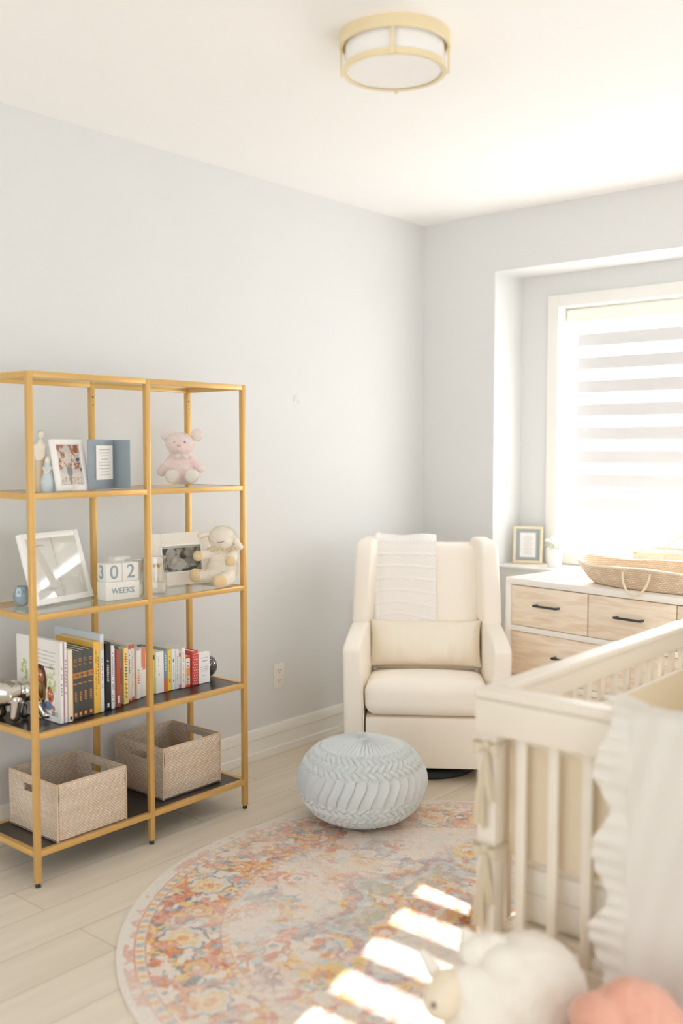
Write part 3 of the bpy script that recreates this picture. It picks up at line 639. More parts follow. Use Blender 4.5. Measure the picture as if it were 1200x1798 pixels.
# wedding photo, upper shelf
vn = VN(11)
def wed(U, V):
    n = fbm(vn, U * 7, V * 8, 3); n2 = fbm(vn, U * 20 + 9, V * 22, 2); C = np.ones(U.shape + (3,)) * np.array([226, 214, 206.])
    C[(V > .8)] = (214, 210, 204); C[(n > .52) & (V > .40) & (V < .92)] = (206, 140, 100); C[(n > .60) & (V > .4)] = (172, 104, 72); C[(n2 > .60) & (V > .3) & (V < .8)] = (240, 232, 226)
    C[(n < .40) & (U > .6) & (V > .35) & (V < .75)] = (96, 104, 118); C[(V < .30)] = (238, 232, 226); C[(V < .2) & (n2 > .6)] = (206, 176, 160)
    C[(((U - .47) / .12) ** 2 + ((V - .36) / .16) ** 2) < 1] = (140, 146, 152); C[(((U - .47) / .05) ** 2 + ((V - .50) / .05) ** 2) < 1] = (206, 160, 136); C[(((U - .47) / .05) ** 2 + ((V - .16) / .16) ** 2) < 1] = (150, 154, 160)
    return C
t = frame('white frame with a wedding group photo leaning back on the top glass shelf', .136, .185, .020, .014, mat('white_frame', (244, 241, 238), .4), (.382, -2.632, SH[1]), YF - .0, .24)
picture('wedding_photo', .096, .145, 70, 100, wed, t, y=.0065, z0=.020)
glazing(t, .136, .185, .020)
# large double white frame, second shelf
def foot(U, V):
    C = np.ones(U.shape + (3,)) * np.array([236, 234, 231.]); d = np.hypot((U - .55) / .5, (V - .6) / .3); m_ = (np.abs(d - 1) < .05) & (V > .5) & (U < .7); C[m_] = (210, 202, 190)
    C[(np.abs(V - .14) < .018) & (U > .1) & (U < .85) & (np.sin(U * 90) > -.3)] = (206, 206, 206); return C
t = frame('large white double frame with pale prints leaning on the second glass shelf', .292, .262, .022, .020, mat('white_wood_frame', (245, 243, 240), .35), (.288, -2.610, SH[2]), YF + .21, .31)
picture('footprint_print', .125, .215, 60, 90, foot, t, y=.0085, z0=.023, x0=-.122)
MB().bb(.006, .013, .003, .012, .022, .24, .001).build('mat_divider', M['paper'], t)
MB().bb(.014, .124, .004, .010, .022, .055, .001).bb(.014, .124, .004, .010, .085, .24, .001).bb(.014, .030, .004, .010, .055, .085).bb(.108, .124, .004, .010, .055, .085).build('mat_board', M['paper'], t)
glazing(t, .292, .262, .022, .0015)
# ultrasound frame
vn2 = VN(21)
def us(U, V):
    n = fbm(vn2, U * 9, V * 7, 4); v = 55 + 60 * (n > .5) + 90 * np.clip(n - .45, 0, 1) * 3
    for (cx, cy, rx, ry, b_) in ((.25, .75, .12, .18, 175), (.40, .30, .25, .22, 190), (.72, .72, .12, .2, 150), (.80, .40, .2, .14, 120), (.2, .5, .06, .3, 160)):
        d = ((U - cx) / rx) ** 2 + ((V - cy) / ry) ** 2; v = np.where(d < 1, b_ + 40 * (n - .5) * 2, v)
    v = np.where(V > .93, 215, v); C = np.stack([v, v * .99, v * .965], -1); return np.clip(C, 40, 215)
t = frame('cream frame holding a black and white ultrasound print behind the lamb toy', .30, .215, .056, .026, flat((236, 228, 218), .4), (.262, -2.030, SH[2]), YF - .12, .12)
picture('ultrasound_print', .19, .104, 90, 60, us, t, y=.008, z0=.0555)
mb = MB(); a = .15
for (x0, x1, z0, z1) in ((-.098, .098, .160, .167), (-.098, .098, .048, .055), (-.101, -.094, .048, .167), (.094, .101, .048, .167)): mb.bb(x0, x1, -.003, .010, z0, z1, .001)
mb.build('inner_lip', M['paper'], t); glazing(t, .30, .215, .056, .006)
# slate blue open card case, upper shelf
t = thing('card_case', 'open slate blue folding case with a white card, right of wedding photo', 'card holder', (0, 0, SH[1] + .001))
slate = mat('slate_blue_board', (146, 158, 167), .6); hC = .182
P = [(.385, -2.577), (.372, -2.551), (.300, -2.403), (.370, -2.380)]
for k, (nm) in enumerate(('side_panel', 'centre_panel', 'side_panel')):
    (xa, ya), (xb, yb) = P[k], P[k + 1]; d = math.hypot(xb - xa, yb - ya); an = math.atan2(yb - ya, xb - xa)
    MB().box(((xa + xb) / 2, (ya + yb) / 2, hC / 2), (d, .006, hC), (0, 0, an), .001).build(nm, slate, t)
an = math.atan2(P[2][1] - P[1][1], P[2][0] - P[1][0]); cx, cy = (P[1][0] + P[2][0]) / 2 + .0065 * math.sin(an), (P[1][1] + P[2][1]) / 2 - .0065 * math.cos(an)
cd = MB().box((cx, cy, .098), (.125, .002, .125), (0, 0, an)).build('white_card', M['paper'], t, smooth=False)
mb = MB(); rs = random.Random(2)
for k in range(9):
    wdt = .05 + .04 * rs.random(); mb.box((cx + .0016 * math.sin(an) * 1.0, cy - .0016 * math.cos(an), .145 - k * .0115), (wdt, .0006, .0022), (0, 0, an))
mb.build('card_print', flat((176, 178, 180), .7), cd, smooth=False)

# ------------------------------------------------------------------ calendar blocks
blockm = mat('white_wood_block', (232, 231, 224), .6, var=.02, vscale=80); numm = flat((150, 166, 172), .7)
BY = PI / 2 - .15 + .0
def blk(label, cx, cz, w_, h_, d_, texts, cy=0.0, cat='wooden block'):
    c, s_ = math.cos(BY), math.sin(BY)
    base = Vector((.374, -2.500)); off = Vector((c * cx - s_ * cy, s_ * cx + c * cy))
    t = thing('calendar_block', label, cat, (base.x + off.x, base.y + off.y, SH[2] + cz), BY, 'milestone calendar blocks')
    MB().bb(0, w_, 0, d_, 0, h_, .0025).build('block_body', blockm, t)
    for (s, face, sz, fx) in texts:
        if face == 'f': text_obj('block_lettering', s, sz, numm, t, (w_ * fx, -.0008, h_ * .5), (PI / 2, 0, 0), .0006, sz * .008)
        else: text_obj('block_lettering', s, sz, numm, t, (-.0008, d_ * fx, h_ * .5), (PI / 2, 0, -PI / 2), .0006, sz * .012)
    return t
blk('long white block reading WEEKS under the number cubes', 0, 0, .140, .068, .068, [('WEEKS', 'f', .030, .5)])
blk('white cube showing 0, with a 3 on its side, on the WEEKS block', .001, .0685, .067, .068, .067, [('0', 'f', .072, .5), ('3', 's', .072, .5)])
blk('white cube showing 2, right one on top of the WEEKS block', .0695, .0685, .067, .068, .067, [('2', 'f', .072, .5)])
blk('blank white block standing behind the cube showing 2', .078, 0, .066, .150, .055, [], cy=.075)

# ------------------------------------------------------------------ clear boxes with gold ornaments
for (x, y, w_, lab) in ((.335, -2.338, .060, 'clear acrylic box with gold stems right beside the calendar blocks'), (.340, -2.245, .085, 'clear acrylic box with gold pins right of the centre post')):
    t = thing('acrylic_box', lab, 'display box', (x, y, SH[2] + .001), VIEW, 'clear boxes on the second shelf')
    h_ = .142; a = w_ / 2; mb = MB()
    mb.bb(-a, a, -.03, .03, 0, .003); mb.bb(-a, a, -.03, -.028, .003, h_); mb.bb(-a, a, .028, .03, .003, h_); mb.bb(-a, -a + .002, -.028, .028, .003, h_); mb.bb(a - .002, a, -.028, .028, .003, h_)
    mb.build('box_walls', M['acrylic'], t, smooth=False)
    MB().bb(-a - .001, a + .001, -.031, .031, h_ - .006, h_, .001).build('box_lid', mat_thinglass('frosted_lid', (.95, .94, .92), .2, .3), t, smooth=False)
    MB().bb(-a + .004, a - .004, -.025, .025, .003, .040, .003).build('white_insert', mat('insert_foam', (236, 232, 226), .9), t)
    for k in range(3 if w_ > .07 else 2):
        xx = (-.018 + .017 * k) if w_ > .07 else (-.010 + .02 * k); s0 = MB()
        s0.cyl((xx, 0, .038), (xx, 0, .100), .0011, n=8); s0.lathe([(0, .095), (.005, .100), (.0065, .108), (.004, .112), (0, .113)], 14, (xx, 0, 0)); s0.lathe([(0, .055), (.003, .058), (0, .061)], 10, (xx, 0, 0))
        s0.build('gold_stem', mat('gold_ornament', (226, 188, 110), .3, metal=.7), t)
# little jar bottom-left
t = thing('glass_jar', 'small blue-grey faceted glass votive jar at left end of second shelf', 'jar', (.215, -2.748, SH[2] + .001))
mb = MB(); n = 10
prof = [(.016, 0), (.028, .012), (.031, .035), (.024, .062), (.020, .068)]
for i in range(len(prof)): pass
mb.lathe(prof + [(.017, .066), (.027, .035), (.024, .014), (0, .008)], n); mb.build('jar_body', mat('blue_grey_glass', (158, 178, 188), .08, metal=.25, var=.15, vscale=60), t, ang=5)
MB().tube([(.0285 * math.cos(q), .0285 * math.sin(q), .045 + .010 * (1 if k % 2 else -1)) for k, q in enumerate(np.linspace(0, 2 * PI, 21)[:-1])], .0012, 6, True).build('cut_pattern', M['chrome'], t)

# ------------------------------------------------------------------ figurines upper shelf
cream = mat('cream_ceramic', (232, 222, 206), .35, var=.05, vscale=30)
t = thing('figurine', 'tall cream figurine of a slim standing couple at left end of top glass shelf', 'figurine', (.270, -2.694, SH[1] + .001), VIEW)
blob('gown', [('c', (0, 0, .012), (0, 0, .11), .027, .020), ('c', (0, 0, .11), (0, 0, .135), .020, .012)], mat('beige_ceramic', (210, 190, 164), .4), t, .003, 4)
blob('torso', [('c', (0, 0, .115), (.002, 0, .165), .021, .014), ('c', (.002, 0, .165), (.002, 0, .182), .012, .006), ('c', (-.016, -.006, .158), (-.012, -.016, .122), .007, .006), ('c', (.016, -.006, .158), (.016, -.016, .12), .007, .006), ('c', (.012, 0, .14), (.016, -.004, .04), .008, .006)], cream, t, .003, 4)
MB().sph((.002, 0, .198), (.011, .012, .014)).build('head', cream, t); MB().sph((.0, .004, .203), (.0118, .012, .0125)).build('hair', flat((196, 184, 164), .5), t)
t = thing('figurine', 'shorter pale blue ceramic figurine of a robed woman leaning by white frame', 'figurine', (.328, -2.703, SH[1] + .001), VIEW)
blob('robe', [('c', (0, 0, .012), (0, 0, .085), .024, .014), ('e', (0, 0, .03), (.027, .022, .03))], mat('pale_blue_ceramic', (200, 212, 216), .3, var=.06), t, .003, 3)
blob('arms', [('c', (-.014, -.004, .082), (-.004, -.018, .066), .005, .0045), ('c', (.014, -.004, .082), (.004, -.018, .066), .005, .0045)], cream, t, .0025, 2)
MB().sph((0, -.002, .108), (.010, .0105, .012)).build('head', cream, t); MB().lathe([(0, .122), (.008, .119), (.0125, .108), (.013, .092), (.015, .08), (.012, .079), (.010, .1), (0, .118)], 20, (0, .003, 0)).build('veil', flat((206, 214, 218), .4), t)
t = thing('small_bell', 'tiny silver bell figurine in front of the wedding photo frame', 'bell', (.4205, -2.655, SH[1] + .001))
MB().lathe([(0, .001), (.0125, .001), (.0135, .004), (.011, .010), (.0095, .020), (.006, .027), (0, .029)], 24).build('bell_cup', mat('pearl_silver', (222, 216, 208), .2, metal=.4), t)
MB().lathe([(0, .028), (.0025, .029), (.0022, .036), (.005, .040), (.0045, .045), (0, .048)], 16).build('bell_handle', mat('pale_gold', (214, 186, 140), .3, metal=.5), t)

# ------------------------------------------------------------------ pink teddy bear (upper shelf)
px = 1 / 437.0
pinkm = mat('pale_pink_plush', (250, 228, 224), 1.0, spec=.05, var=.08, vscale=90, bump=.9, bscale=260, sheen=.4)
padm = mat('cream_plush', (238, 230, 220), 1.0, spec=.05, var=.05, vscale=90, bump=.8, bscale=260, sheen=.3)
t = thing('teddy_bear', 'pale pink plush teddy bear sitting on the right end of top glass shelf', 'teddy bear', (.235, -2.010, SH[1] + .001), VIEW)
blob('bear_body', [('e', (0, .0, .062), (.052, .045, .060)), ('e', (-.005, -.002, .095), (.044, .038, .045)), ('c', (-.006, 0, .12), (-.008, 0, .14), .028, .032),
     ('e', (-.008, -.004, .168), (.060, .050, .048)), ('e', (-.004, -.038, .155), (.028, .022, .022)),
     ('c', (-.038, -.006, .108), (-.082, -.020, .055), .022, .020), ('c', (.034, -.006, .108), (.080, -.022, .068), .020, .017),
     ('c', (-.024, -.02, .035), (-.030, -.070, .038), .030, .030), ('c', (.03, -.02, .035), (.050, -.068, .040), .030, .028)], pinkm, t, .004, 4, .0022, 150)
for x, an in ((-.064, .35), (.060, -.35)):
    MB().sph((x, .004, .205), (.026, .013, .026), (0, an, 0)).build('ear', pinkm, t); MB().sph((x, -.006, .204), (.017, .006, .017), (0, an, 0)).build('ear_lining', padm, t)
for x in (-.030, .050): MB().sph((x, -.094, .040), (.025, .009, .028)).build('foot_pad', padm, t)
MB().sph((-.004, -.060, .162), (.009, .006, .006)).build('nose', flat((226, 186, 186), .7), t)
for x in (-.024, .018): MB().sph((x, -.049, .176), .004).build('eye', flat((150, 120, 120), .3), t)
for s_ in (-1, 1): MB().sph((.004 + s_ * .016, -.050, .118), (.015, .008, .010), (0, s_ * .4, 0)).build('bow_loop', padm, t)

# ------------------------------------------------------------------ lamb toy (second shelf)
lambm = mat('boucle_plush', (244, 234, 218), 1.0, spec=.05, var=.12, vscale=220, bump=1.0, bscale=220)
tanm = mat('tan_velour', (226, 200, 158), 1.0, spec=.05, var=.05, vscale=120, sheen=.3)
t = thing('lamb_toy', 'cream fleecy lamb soft toy with tan paws at shelf end beside ultrasound frame', 'soft toy', (.385, -1.935, SH[2] + .001), VIEW)
blob('lamb_body', [('e', (0, .012, .070), (.066, .055, .070)), ('e', (.0, .008, .115), (.052, .044, .045)), ('e', (.004, 0, .195), (.058, .052, .052)), ('e', (.018, -.035, .178), (.030, .026, .026)),
     ('c', (-.030, -.004, .135), (-.078, -.035, .126), .024, .020), ('c', (.044, -.004, .130), (.046, -.055, .108), .024, .022),
     ('c', (-.030, -.02, .040), (-.086, -.045, .044), .030, .024), ('c', (.028, -.022, .036), (.012, -.082, .030), .032, .027)], lambm, t, .004, 4, .0026, 190)
for c, r in (((-.090, -.042, .126), (.021, .021, .021)), ((.044, -.070, .108), (.021, .018, .021)), ((-.100, -.052, .048), (.025, .024, .028)), ((.004, -.098, .030), (.028, .020, .028))): MB().sph(c, r).build('paw', tanm, t)
blob('ear', [('c', (-.045, -.005, .212), (-.086, -.012, .206), .012, .013)], lambm, t, .003, 3, .001, 200)
blob('ear', [('c', (.050, -.012, .198), (.080, -.026, .160), .011, .012)], lambm, t, .003, 3, .001, 200)
MB().tube([(.004 + .014 * q, -.0605 - .002 * q, .186 - .004 * math.cos(q * 1.5) + .003 * q) for q in np.linspace(-1, 1, 9)], .0012, 6).build('closed_eye', flat((110, 90, 84), .6), t)
mb = MB(); N = 90
mb.grid(N, 6, lambda u, v: (.002 + (.046 + .016 * v) * math.cos(2 * PI * u), .002 + (.040 + .016 * v) * math.sin(2 * PI * u), .148 + .008 * math.sin(2 * PI * u * 18) * v + .003 * v), True)
mb.build('ruffle_collar', mat('cream_ribbon', (240, 228, 196), .6), t, solid=.0012)

# ================================================================== ARMCHAIR
A = Vector((.843, -1.135)); FA = math.atan2(.585, .81)      # local +x to the right of the picture
ch = thing('glider_armchair', 'ivory upholstered wingback glider armchair in the room corner', 'armchair', (A.x, A.y, 0), FA)
iv = M['ivory']
def arm(s):
    # side profile in (y, z)
    prof = [(.0, .066), (.0, .585), (.012, .603), (.05, .613), (.16, .632), (.30, .650), (.46, .662), (.60, .668), (.62, .60), (.74, .40), (.72, .066)]
    mb = MB().prism(prof, 0, -.045, .045, .016, 4)
    def fn(c):
        k = max(0, (c.z - .25) / .4); back = max(0, (c.y - .05)) / .6
        x = c.x * (1 - .12 * k) + s * (.321 + .018 * k ** 1.5 * (1 - back) - .016 * back)
        return (x, c.y, c.z)
    return mb.tweak(fn)
for s in (-1, 1):
    a_ = arm(s).build('armrest', iv, ch)
    MB().tube([(s * .281, -.0006, .08), (s * .281, -.0006, .30), (s * .287, -.0006, .50)], .0022, 6).build('arm_piping', iv, a_)
def soft(x0, x1, y0, y1, z0, z1, r=.03, crown=.0, n=18, front=0.0, squish=None):
    """upholstered block with rounded edges and a gentle crown"""
    t = MB(); cx, cy, cz = (x0 + x1) / 2, (y0 + y1) / 2, (z0 + z1) / 2; a, b_, c = (x1 - x0) / 2, (y1 - y0) / 2, (z1 - z0) / 2
    bm = bmesh.new(); bmesh.ops.create_cube(bm, size=2.0); bmesh.ops.subdivide_edges(bm, edges=bm.edges[:], cuts=n, use_grid_fill=True)
    for v in bm.verts:
        p = Vector((v.co.x * a, v.co.y * b_, v.co.z * c)); q = Vector((max(-a + r, min(a - r, p.x)), max(-b_ + r, min(b_ - r, p.y)), max(-c + r, min(c - r, p.z))))
        d = p - q
        if d.length > 1e-9: p = q + d.normalized() * r
        u, vv, ww = p.x / a, p.y / b_, p.z / c
        if v.co.z > 0: p.z += crown * (1 - u * u) * (1 - vv * vv) * max(0, ww)
        if front and v.co.y < 0: p.y -= front * (1 - u * u) * (1 - ww * ww)
        v.co = p + Vector((cx, cy, cz))
    t._merge(bm)
    if squish: t.tweak(squish)
    return t
soft(-.274, .274, .006, .62, .066, .298, .012, 0, 10).build('front_panel', iv, ch)
soft(-.276, .276, -.012, .60, .300, .462, .055, .030, 22, .010, lambda c: (c.x, c.y, c.z - .125 * max(0, c.y - .02) * max(0, (c.z - .33) / .13))).build('seat_cushion', iv, ch)
lean_ = lambda c: (c.x, c.y + .16 * max(0, c.z - .45), c.z)
soft(-.262, .262, .50, .66, .40, 1.018, .03, 0, 20, .012, lean_).build('backrest', iv, ch)
for s in (-1, 1):
    # wing: rounded-top slab reaching forward of the back
    prof = [(.395, .645), (.385, .70), (.375, .86), (.385, .99), (.41, 1.032), (.46, 1.048), (.62, 1.052), (.66, 1.03), (.66, .645)]
    mb = MB().prism(prof, 0, -.042, .042, .020, 4)
    mb.tweak(lambda c, s=s: (c.x * (1.0 + .12 * (1.05 - c.z)) + s * (.300 + .018 * (1.05 - c.z) / .4 - .035 * max(0, c.y - .42) / .2), c.y + .13 * max(0, c.z - .62), c.z))
    mb.build('wing', iv, ch)
MB().lathe([(0, .045), (.20, .045), (.235, .034), (.245, .018), (.245, .004), (.225, .004), (.222, .020), (0, .020)], 64, (0, .30, 0)).build('swivel_base', M['blackmetal'], ch)
MB().cyl((0, .30, .03), (0, .30, .075), .09, n=32).box((0, .30, .060), (.44, .40, .012), None, .003).build('glide_mechanism', M['blackmetal'], ch)
# lumbar cushion
def cushion(w_, h_, t_, nu=60, nv=34, seed=0, wr=.004):
    mb = MB(); rs = VN(seed)
    for s in (-1, 1):
        def f(u, v, s=s):
            a = 2 * u - 1; b_ = 2 * v - 1; e = (max(0, 1 - abs(a) ** 5) ** .8) * (max(0, 1 - abs(b_) ** 2.2) ** .75)
            pin = 1 - .09 * (1 - abs(a) ** 5) * abs(b_) ** 3; pin2 = 1 - .035 * (1 - abs(b_) ** 3) * abs(a) ** 5
            wz = wr * (float(rs(np.array(u * 16.0), np.array(v * 3.0))) - .5) * (abs(b_) ** 1.5 + .25) * e * 2
            return (a * w_ / 2 * pin2, s * (-t_ / 2 * e) + (-wz if s > 0 else wz) , h_ / 2 + b_ * h_ / 2 * pin)
        mb.grid(nu, nv, f)
    bmesh.ops.remove_doubles(mb.bm, verts=mb.bm.verts, dist=.0006); return mb
yaw_c = FA
def cl(lx, ly): return (A.x + lx * math.cos(FA) - ly * math.sin(FA), A.y + lx * math.sin(FA) + ly * math.cos(FA))
lp = cl(-.004, .455)
t = thing('lumbar_pillow', 'long cream linen lumbar pillow propped against the armchair back', 'pillow', (lp[0], lp[1], .428), FA); t.rotation_euler = (-.20, 0, FA)
cushion(.550, .235, .15, 110, 50, seed=5, wr=.016).build('pillow_cover', M['pillow'], t, ang=80)
# knit throw over the chair back
tx = cl(-.105, 0)
t = thing('knit_blanket', 'white open-knit baby blanket draped over armchair back, left half', 'blanket', (tx[0], tx[1], 0), FA)
path = [(.755, .80), (.752, .90), (.742, 1.0), (.735, 1.028), (.715, 1.040), (.66, 1.042), (.600, 1.038), (.580, 1.026), (.572, 1.0), (.562, .94), (.545, .84), (.530, .74), (.514, .64), (.505, .585)]
pl = [0.0]
for a_, b_ in zip(path, path[1:]): pl.append(pl[-1] + math.hypot(b_[0] - a_[0], b_[1] - a_[1]))
def on_path(s):
    for i in range(len(path) - 1):
        if s <= pl[i + 1] or i == len(path) - 2:
            f = (s - pl[i]) / (pl[i + 1] - pl[i]); p = path[i]; q = path[i + 1]; dx, dz = q[0] - p[0], q[1] - p[1]; L_ = math.hypot(dx, dz)
            return p[0] + dx * f, p[1] + dz * f, (-dz / L_, dx / L_)
NU, NV = 130, 330; co = np.zeros((NU, NV, 3))
for jj in range(NV):
    s = jj / (NV - 1) * pl[-1]; y, z, nn = on_path(s)
    for ii in range(NU):
        u = ii / (NU - 1); bands = .0055 * max(0, math.sin(s * 2 * PI / .062 + 1.8 * math.sin(u * 4.2) * min(1, max(0, s - .42) * 3))) ** 5
        waffle = .0016 * math.sin(u * NU * .9) * math.sin(jj * .95); fold = .004 * math.sin(u * 9 + s * 3) + .008 * math.exp(-((u - .04) / .03) ** 2)
        o_ = -(.012 + bands + waffle + fold); co[ii, jj] = ((u - .5) * .31 + .006 * math.sin(s * 9) * (1 if u < .5 else .5), y + nn[0] * -o_ * -1, z + nn[1] * o_ * 1)
        co[ii, jj, 1] = y + nn[0] * o_; co[ii, jj, 2] = z + nn[1] * o_
kb = np_mesh('blanket_cloth', co, NU, NV, False, M['knit'], t)

# ================================================================== POUF
t = thing('pouf', 'pale blue round smocked velvet pouf in front of the armchair', 'pouf', (.895, -1.652, .007))
NT, NS = 1400, 560; RP, HP = .252, .166
th = np.linspace(0, 2 * PI, NT, endpoint=False)[:, None]; ph = np.linspace(0.0, PI, NS)[None, :]
sgn = np.sign(np.cos(ph)); r = RP * np.sin(ph) ** .82; z = HP * sgn * np.abs(np.cos(ph)) ** .86
r = r * (1 - .05 * np.clip(np.cos(ph), 0, 1)) ; r = r + 0 * th; z = z + 0 * th
# arc length
dr = np.gradient(r[0]); dz = np.gradient(z[0]); arc = np.cumsum(np.hypot(dr, dz)); arc -= arc[0]; nr, nz = -dz / np.hypot(dr, dz), dr / np.hypot(dr, dz)
nr, nz = -dz, dr; l_ = np.hypot(nr, nz); nr, nz = nr / l_, nz / l_
AR = arc[None, :] + 0 * th; s1 = .163; s2 = .272; s3 = .378
def weave(u, v):
    # long rounded bands laid over and under each other on the diagonal
    a = u + v; b_ = u - v; ia = np.floor(a); ib = np.floor(b_); fa = a - ia; fb = b_ - ib
    P_ = lambda al, ac: np.clip(np.sin(PI * ac), 0, 1) ** .55 * (.35 + .65 * np.clip(np.sin(PI * np.clip(al, 0, 1)), 0, 1) ** .8) * (1 - .16 * np.exp(-((ac - .5) / .10) ** 2))
    return np.where(((ia - ib) % 4) < 2, P_(((a - ib) % 4) / 2, fb), P_((((b_ - ia) % 4) - 1) / 2, fa))
NW = 46
top = .0085 * (np.abs(np.sin(25 * (th + .25 * np.sin(AR * 14) * (AR / s1)))) ** .5 - .5) * np.clip(AR / .03, 0, 1) * np.clip(1.5 - AR / s1, 0, 1)
top = top - .012 * np.exp(-(AR / .022) ** 2)
w1 = .013 * weave(th * NW / (2 * PI), AR * NW / (2 * PI * .225)) - .002
fr_ = ((th * 36 / (2 * PI) + .42 * np.tanh((AR - .325) * 30) + .05 * np.sin(th * 5)) % 1.0)
mid = .012 * (fr_ ** 2.0) * np.clip(np.minimum(AR - s2 + .02, s3 - AR + .02) / .03, 0, 1) - .003 + .004 * np.sin(PI * np.clip((AR - s2) / (s3 - s2), 0, 1))
w2 = .010 * weave(th * 48 / (2 * PI), AR * 48 / (2 * PI * .22)) - .002
bl_ = lambda x: 1 / (1 + np.exp(-x / .003))
D_ = top * (1 - bl_(AR - s1)) + w1 * (bl_(AR - s1) - bl_(AR - s2)) + mid * (bl_(AR - s2) - bl_(AR - s3)) + w2 * bl_(AR - s3)
fade = np.clip((arc[-1] - AR) / .12, 0, 1); D_ = D_ * np.where(AR > s3, fade, 1)
R2 = r + nr[None, :] * D_; Z2 = z + nz[None, :] * D_
R2[:, 0] = 0; R2[:, -1] = 0
flatz = -HP + .004; Z2 = np.maximum(Z2, flatz) + HP
co = np.stack([R2 * np.cos(th), R2 * np.sin(th), Z2 - .004], -1)
np_mesh('pouf_cover', co, NT, NS, True, M['pouf'], t)
MB().sph((0, 0, 2 * HP - .012), (.017, .017, .007)).build('tuft_button', M['pouf'], t)

# ================================================================== RUG
RG = (1.697, -2.116); RR = 1.076
NT, NS = 1500, 440
th = np.linspace(0, 2 * PI, NT, endpoint=False)[:, None]; rr = (np.linspace(0, 1, NS) ** .8)[None, :] * RR
X = rr * np.cos(th); Y = rr * np.sin(th); Rn = rr / RR + 0 * th
v1, v2, v3, v4 = VN(31), VN(32), VN(33), VN(34)
X0, Y0_ = X, Y
wx = .022 * (fbm(v1, X * 14 + 40, Y * 14 + 40) - .5); wy = .022 * (fbm(v2, X * 14 + 40, Y * 14 + 40) - .5); X = X + wx; Y = Y + wy
def sr(c): return np.array(lin(c))
CR = sr((228, 218, 208)); C = np.ones((NT, NS, 3)) * CR
def put(mask, col, a=1.0):
    m_ = (mask.astype(float) * a)[..., None]; C[:] = C * (1 - m_) + np.array(sr(col)) * m_
coral, orange, yell, blue, navy, mauve, sky_, crm, rust = (214, 142, 118), (222, 158, 92), (230, 196, 124), (168, 182, 186), (112, 124, 136), (186, 158, 160), (190, 204, 206), (232, 224, 212), (200, 116, 84)
mx_, my_ = np.abs(X), np.abs(Y)
def iso(vn, sx, sy, x, y, lev, wd): return np.abs(fbm(vn, x * sx + 5, y * sy + 5, 3) - lev) < wd
# field
f1 = fbm(v3, mx_ * 9 + 3, my_ * 9 + 8, 3); f2 = fbm(v4, mx_ * 16 + 1, my_ * 16 + 2, 3); f3 = fbm(v2, mx_ * 12 + 21, my_ * 12 + 12, 3); f4 = fbm(v1, X * 5 + 30, Y * 5 + 30, 3)
put(f1 > .60, sky_, .8); put(f1 < .36, (222, 190, 172), .6); put((f2 > .63), coral, .75); put((f3 > .64), yell, .8); put((f3 < .33), blue, .7); put((f2 < .31), mauve, .75)
put(iso(v3, 9, 9, mx_ * 1 - .2, my_, .60, .011), navy, .55); put(iso(v1, 8, 8, mx_, my_, .52, .012), orange, .8); put(iso(v4, 7, 7, mx_, my_, .45, .010), mauve, .7); put(iso(v2, 11, 11, mx_ + .3, my_, .55, .010), yell, .8)
# medallion and rosettes
g9 = fbm(v1, X * 26 + 60, Y * 26 + 60, 2)
ang = np.arctan2(Y, X)
def rosette(cx, cy, R_, n, cols):
    dx, dy = X - cx, Y - cy; d = np.hypot(dx, dy); a = np.arctan2(dy, dx); e = d / (R_ * (1 + .09 * np.cos(n * a)) * (.85 + .5 * fbm(v3, X * 30 + 50, Y * 30 + 50, 2)))
    for lim, c in cols: put((e < lim) & (g9 > .40), c, .8)
med = Rn * RR / (.40 * (1 + .12 * np.cos(8 * ang) + .05 * np.cos(16 * ang)))
put((med < 1.06) & (med > .97), mauve, .8); put((med < .97) & (med > .91), sky_, .8); put((med < .5) & (med > .45), orange, .8); put((med < .45) & (f2 > .5), coral, .6); put((med < .91) & (med > .5) & (f3 > .55), blue, .6)
rosette(0, 0, .13, 8, ((1, coral), (.8, crm), (.6, orange), (.35, yell), (.18, rust)))
for k in range(8):
    a = k * PI / 4 + .2
    rosette(.27 * math.cos(a), .27 * math.sin(a), .05, 6, ((1, yell), (.7, coral), (.35, crm)))
    rosette(.55 * math.cos(a + .35), .55 * math.sin(a + .35), .075, 7, ((1, sky_), (.85, yell), (.6, (232, 190, 130)), (.4, orange), (.2, mauve)))
    rosette(.62 * math.cos(a), .62 * math.sin(a), .045, 5, ((1, coral), (.6, crm), (.3, navy)))
# border
b0, b1 = .715, .925; brd = (Rn > b0) & (Rn < b1); NB = 30
tb = ang * NB / (2 * PI); tt = np.abs((tb % 2) - 1); qb = (Rn - b0) / (b1 - b0)
g1 = fbm(v1, tt * 3.2 + 4, qb * 3.6 + np.floor(tb / 2) * 0 + 2, 3); g2 = fbm(v2, tt * 5 + 9, qb * 5 + 3, 3); g3 = fbm(v3, X * 9, Y * 9, 3); g4 = fbm(v4, X * 22, Y * 22, 3)
put(brd, (226, 196, 170)); put(brd & (g3 > .47), (218, 156, 124), .9); put(brd & (g3 > .58), (214, 142, 106)); put(brd & (g3 < .36), (200, 204, 200)); put(brd & (g1 > .60), orange, .9); put(brd & (g1 < .37), navy, .8); put(brd & (g2 > .62), yell, .95); put(brd & (g2 < .35), blue, .9); put(brd & (np.abs(g1 - .5) < .025), rust, .8); put(brd & (g4 > .62), crm, .85); put(brd & (g4 < .32), coral, .9)
for k in range(15):
    a = (k + .5) * 2 * PI / 15; rc = .82 * RR
    rosette(rc * math.cos(a), rc * math.sin(a), .058, 8, ((1.14, navy), (1, crm), (.72, yell), (.5, (236, 214, 180)), (.3, orange)))
    a += PI / 15; rosette(rc * .97 * math.cos(a), rc * .97 * math.sin(a), .040, 6, ((1.1, rust), (.9, yell), (.5, coral), (.25, crm)))
def band(a_, b_, c, al=1.0): put((Rn > a_) & (Rn < b_), c, al)
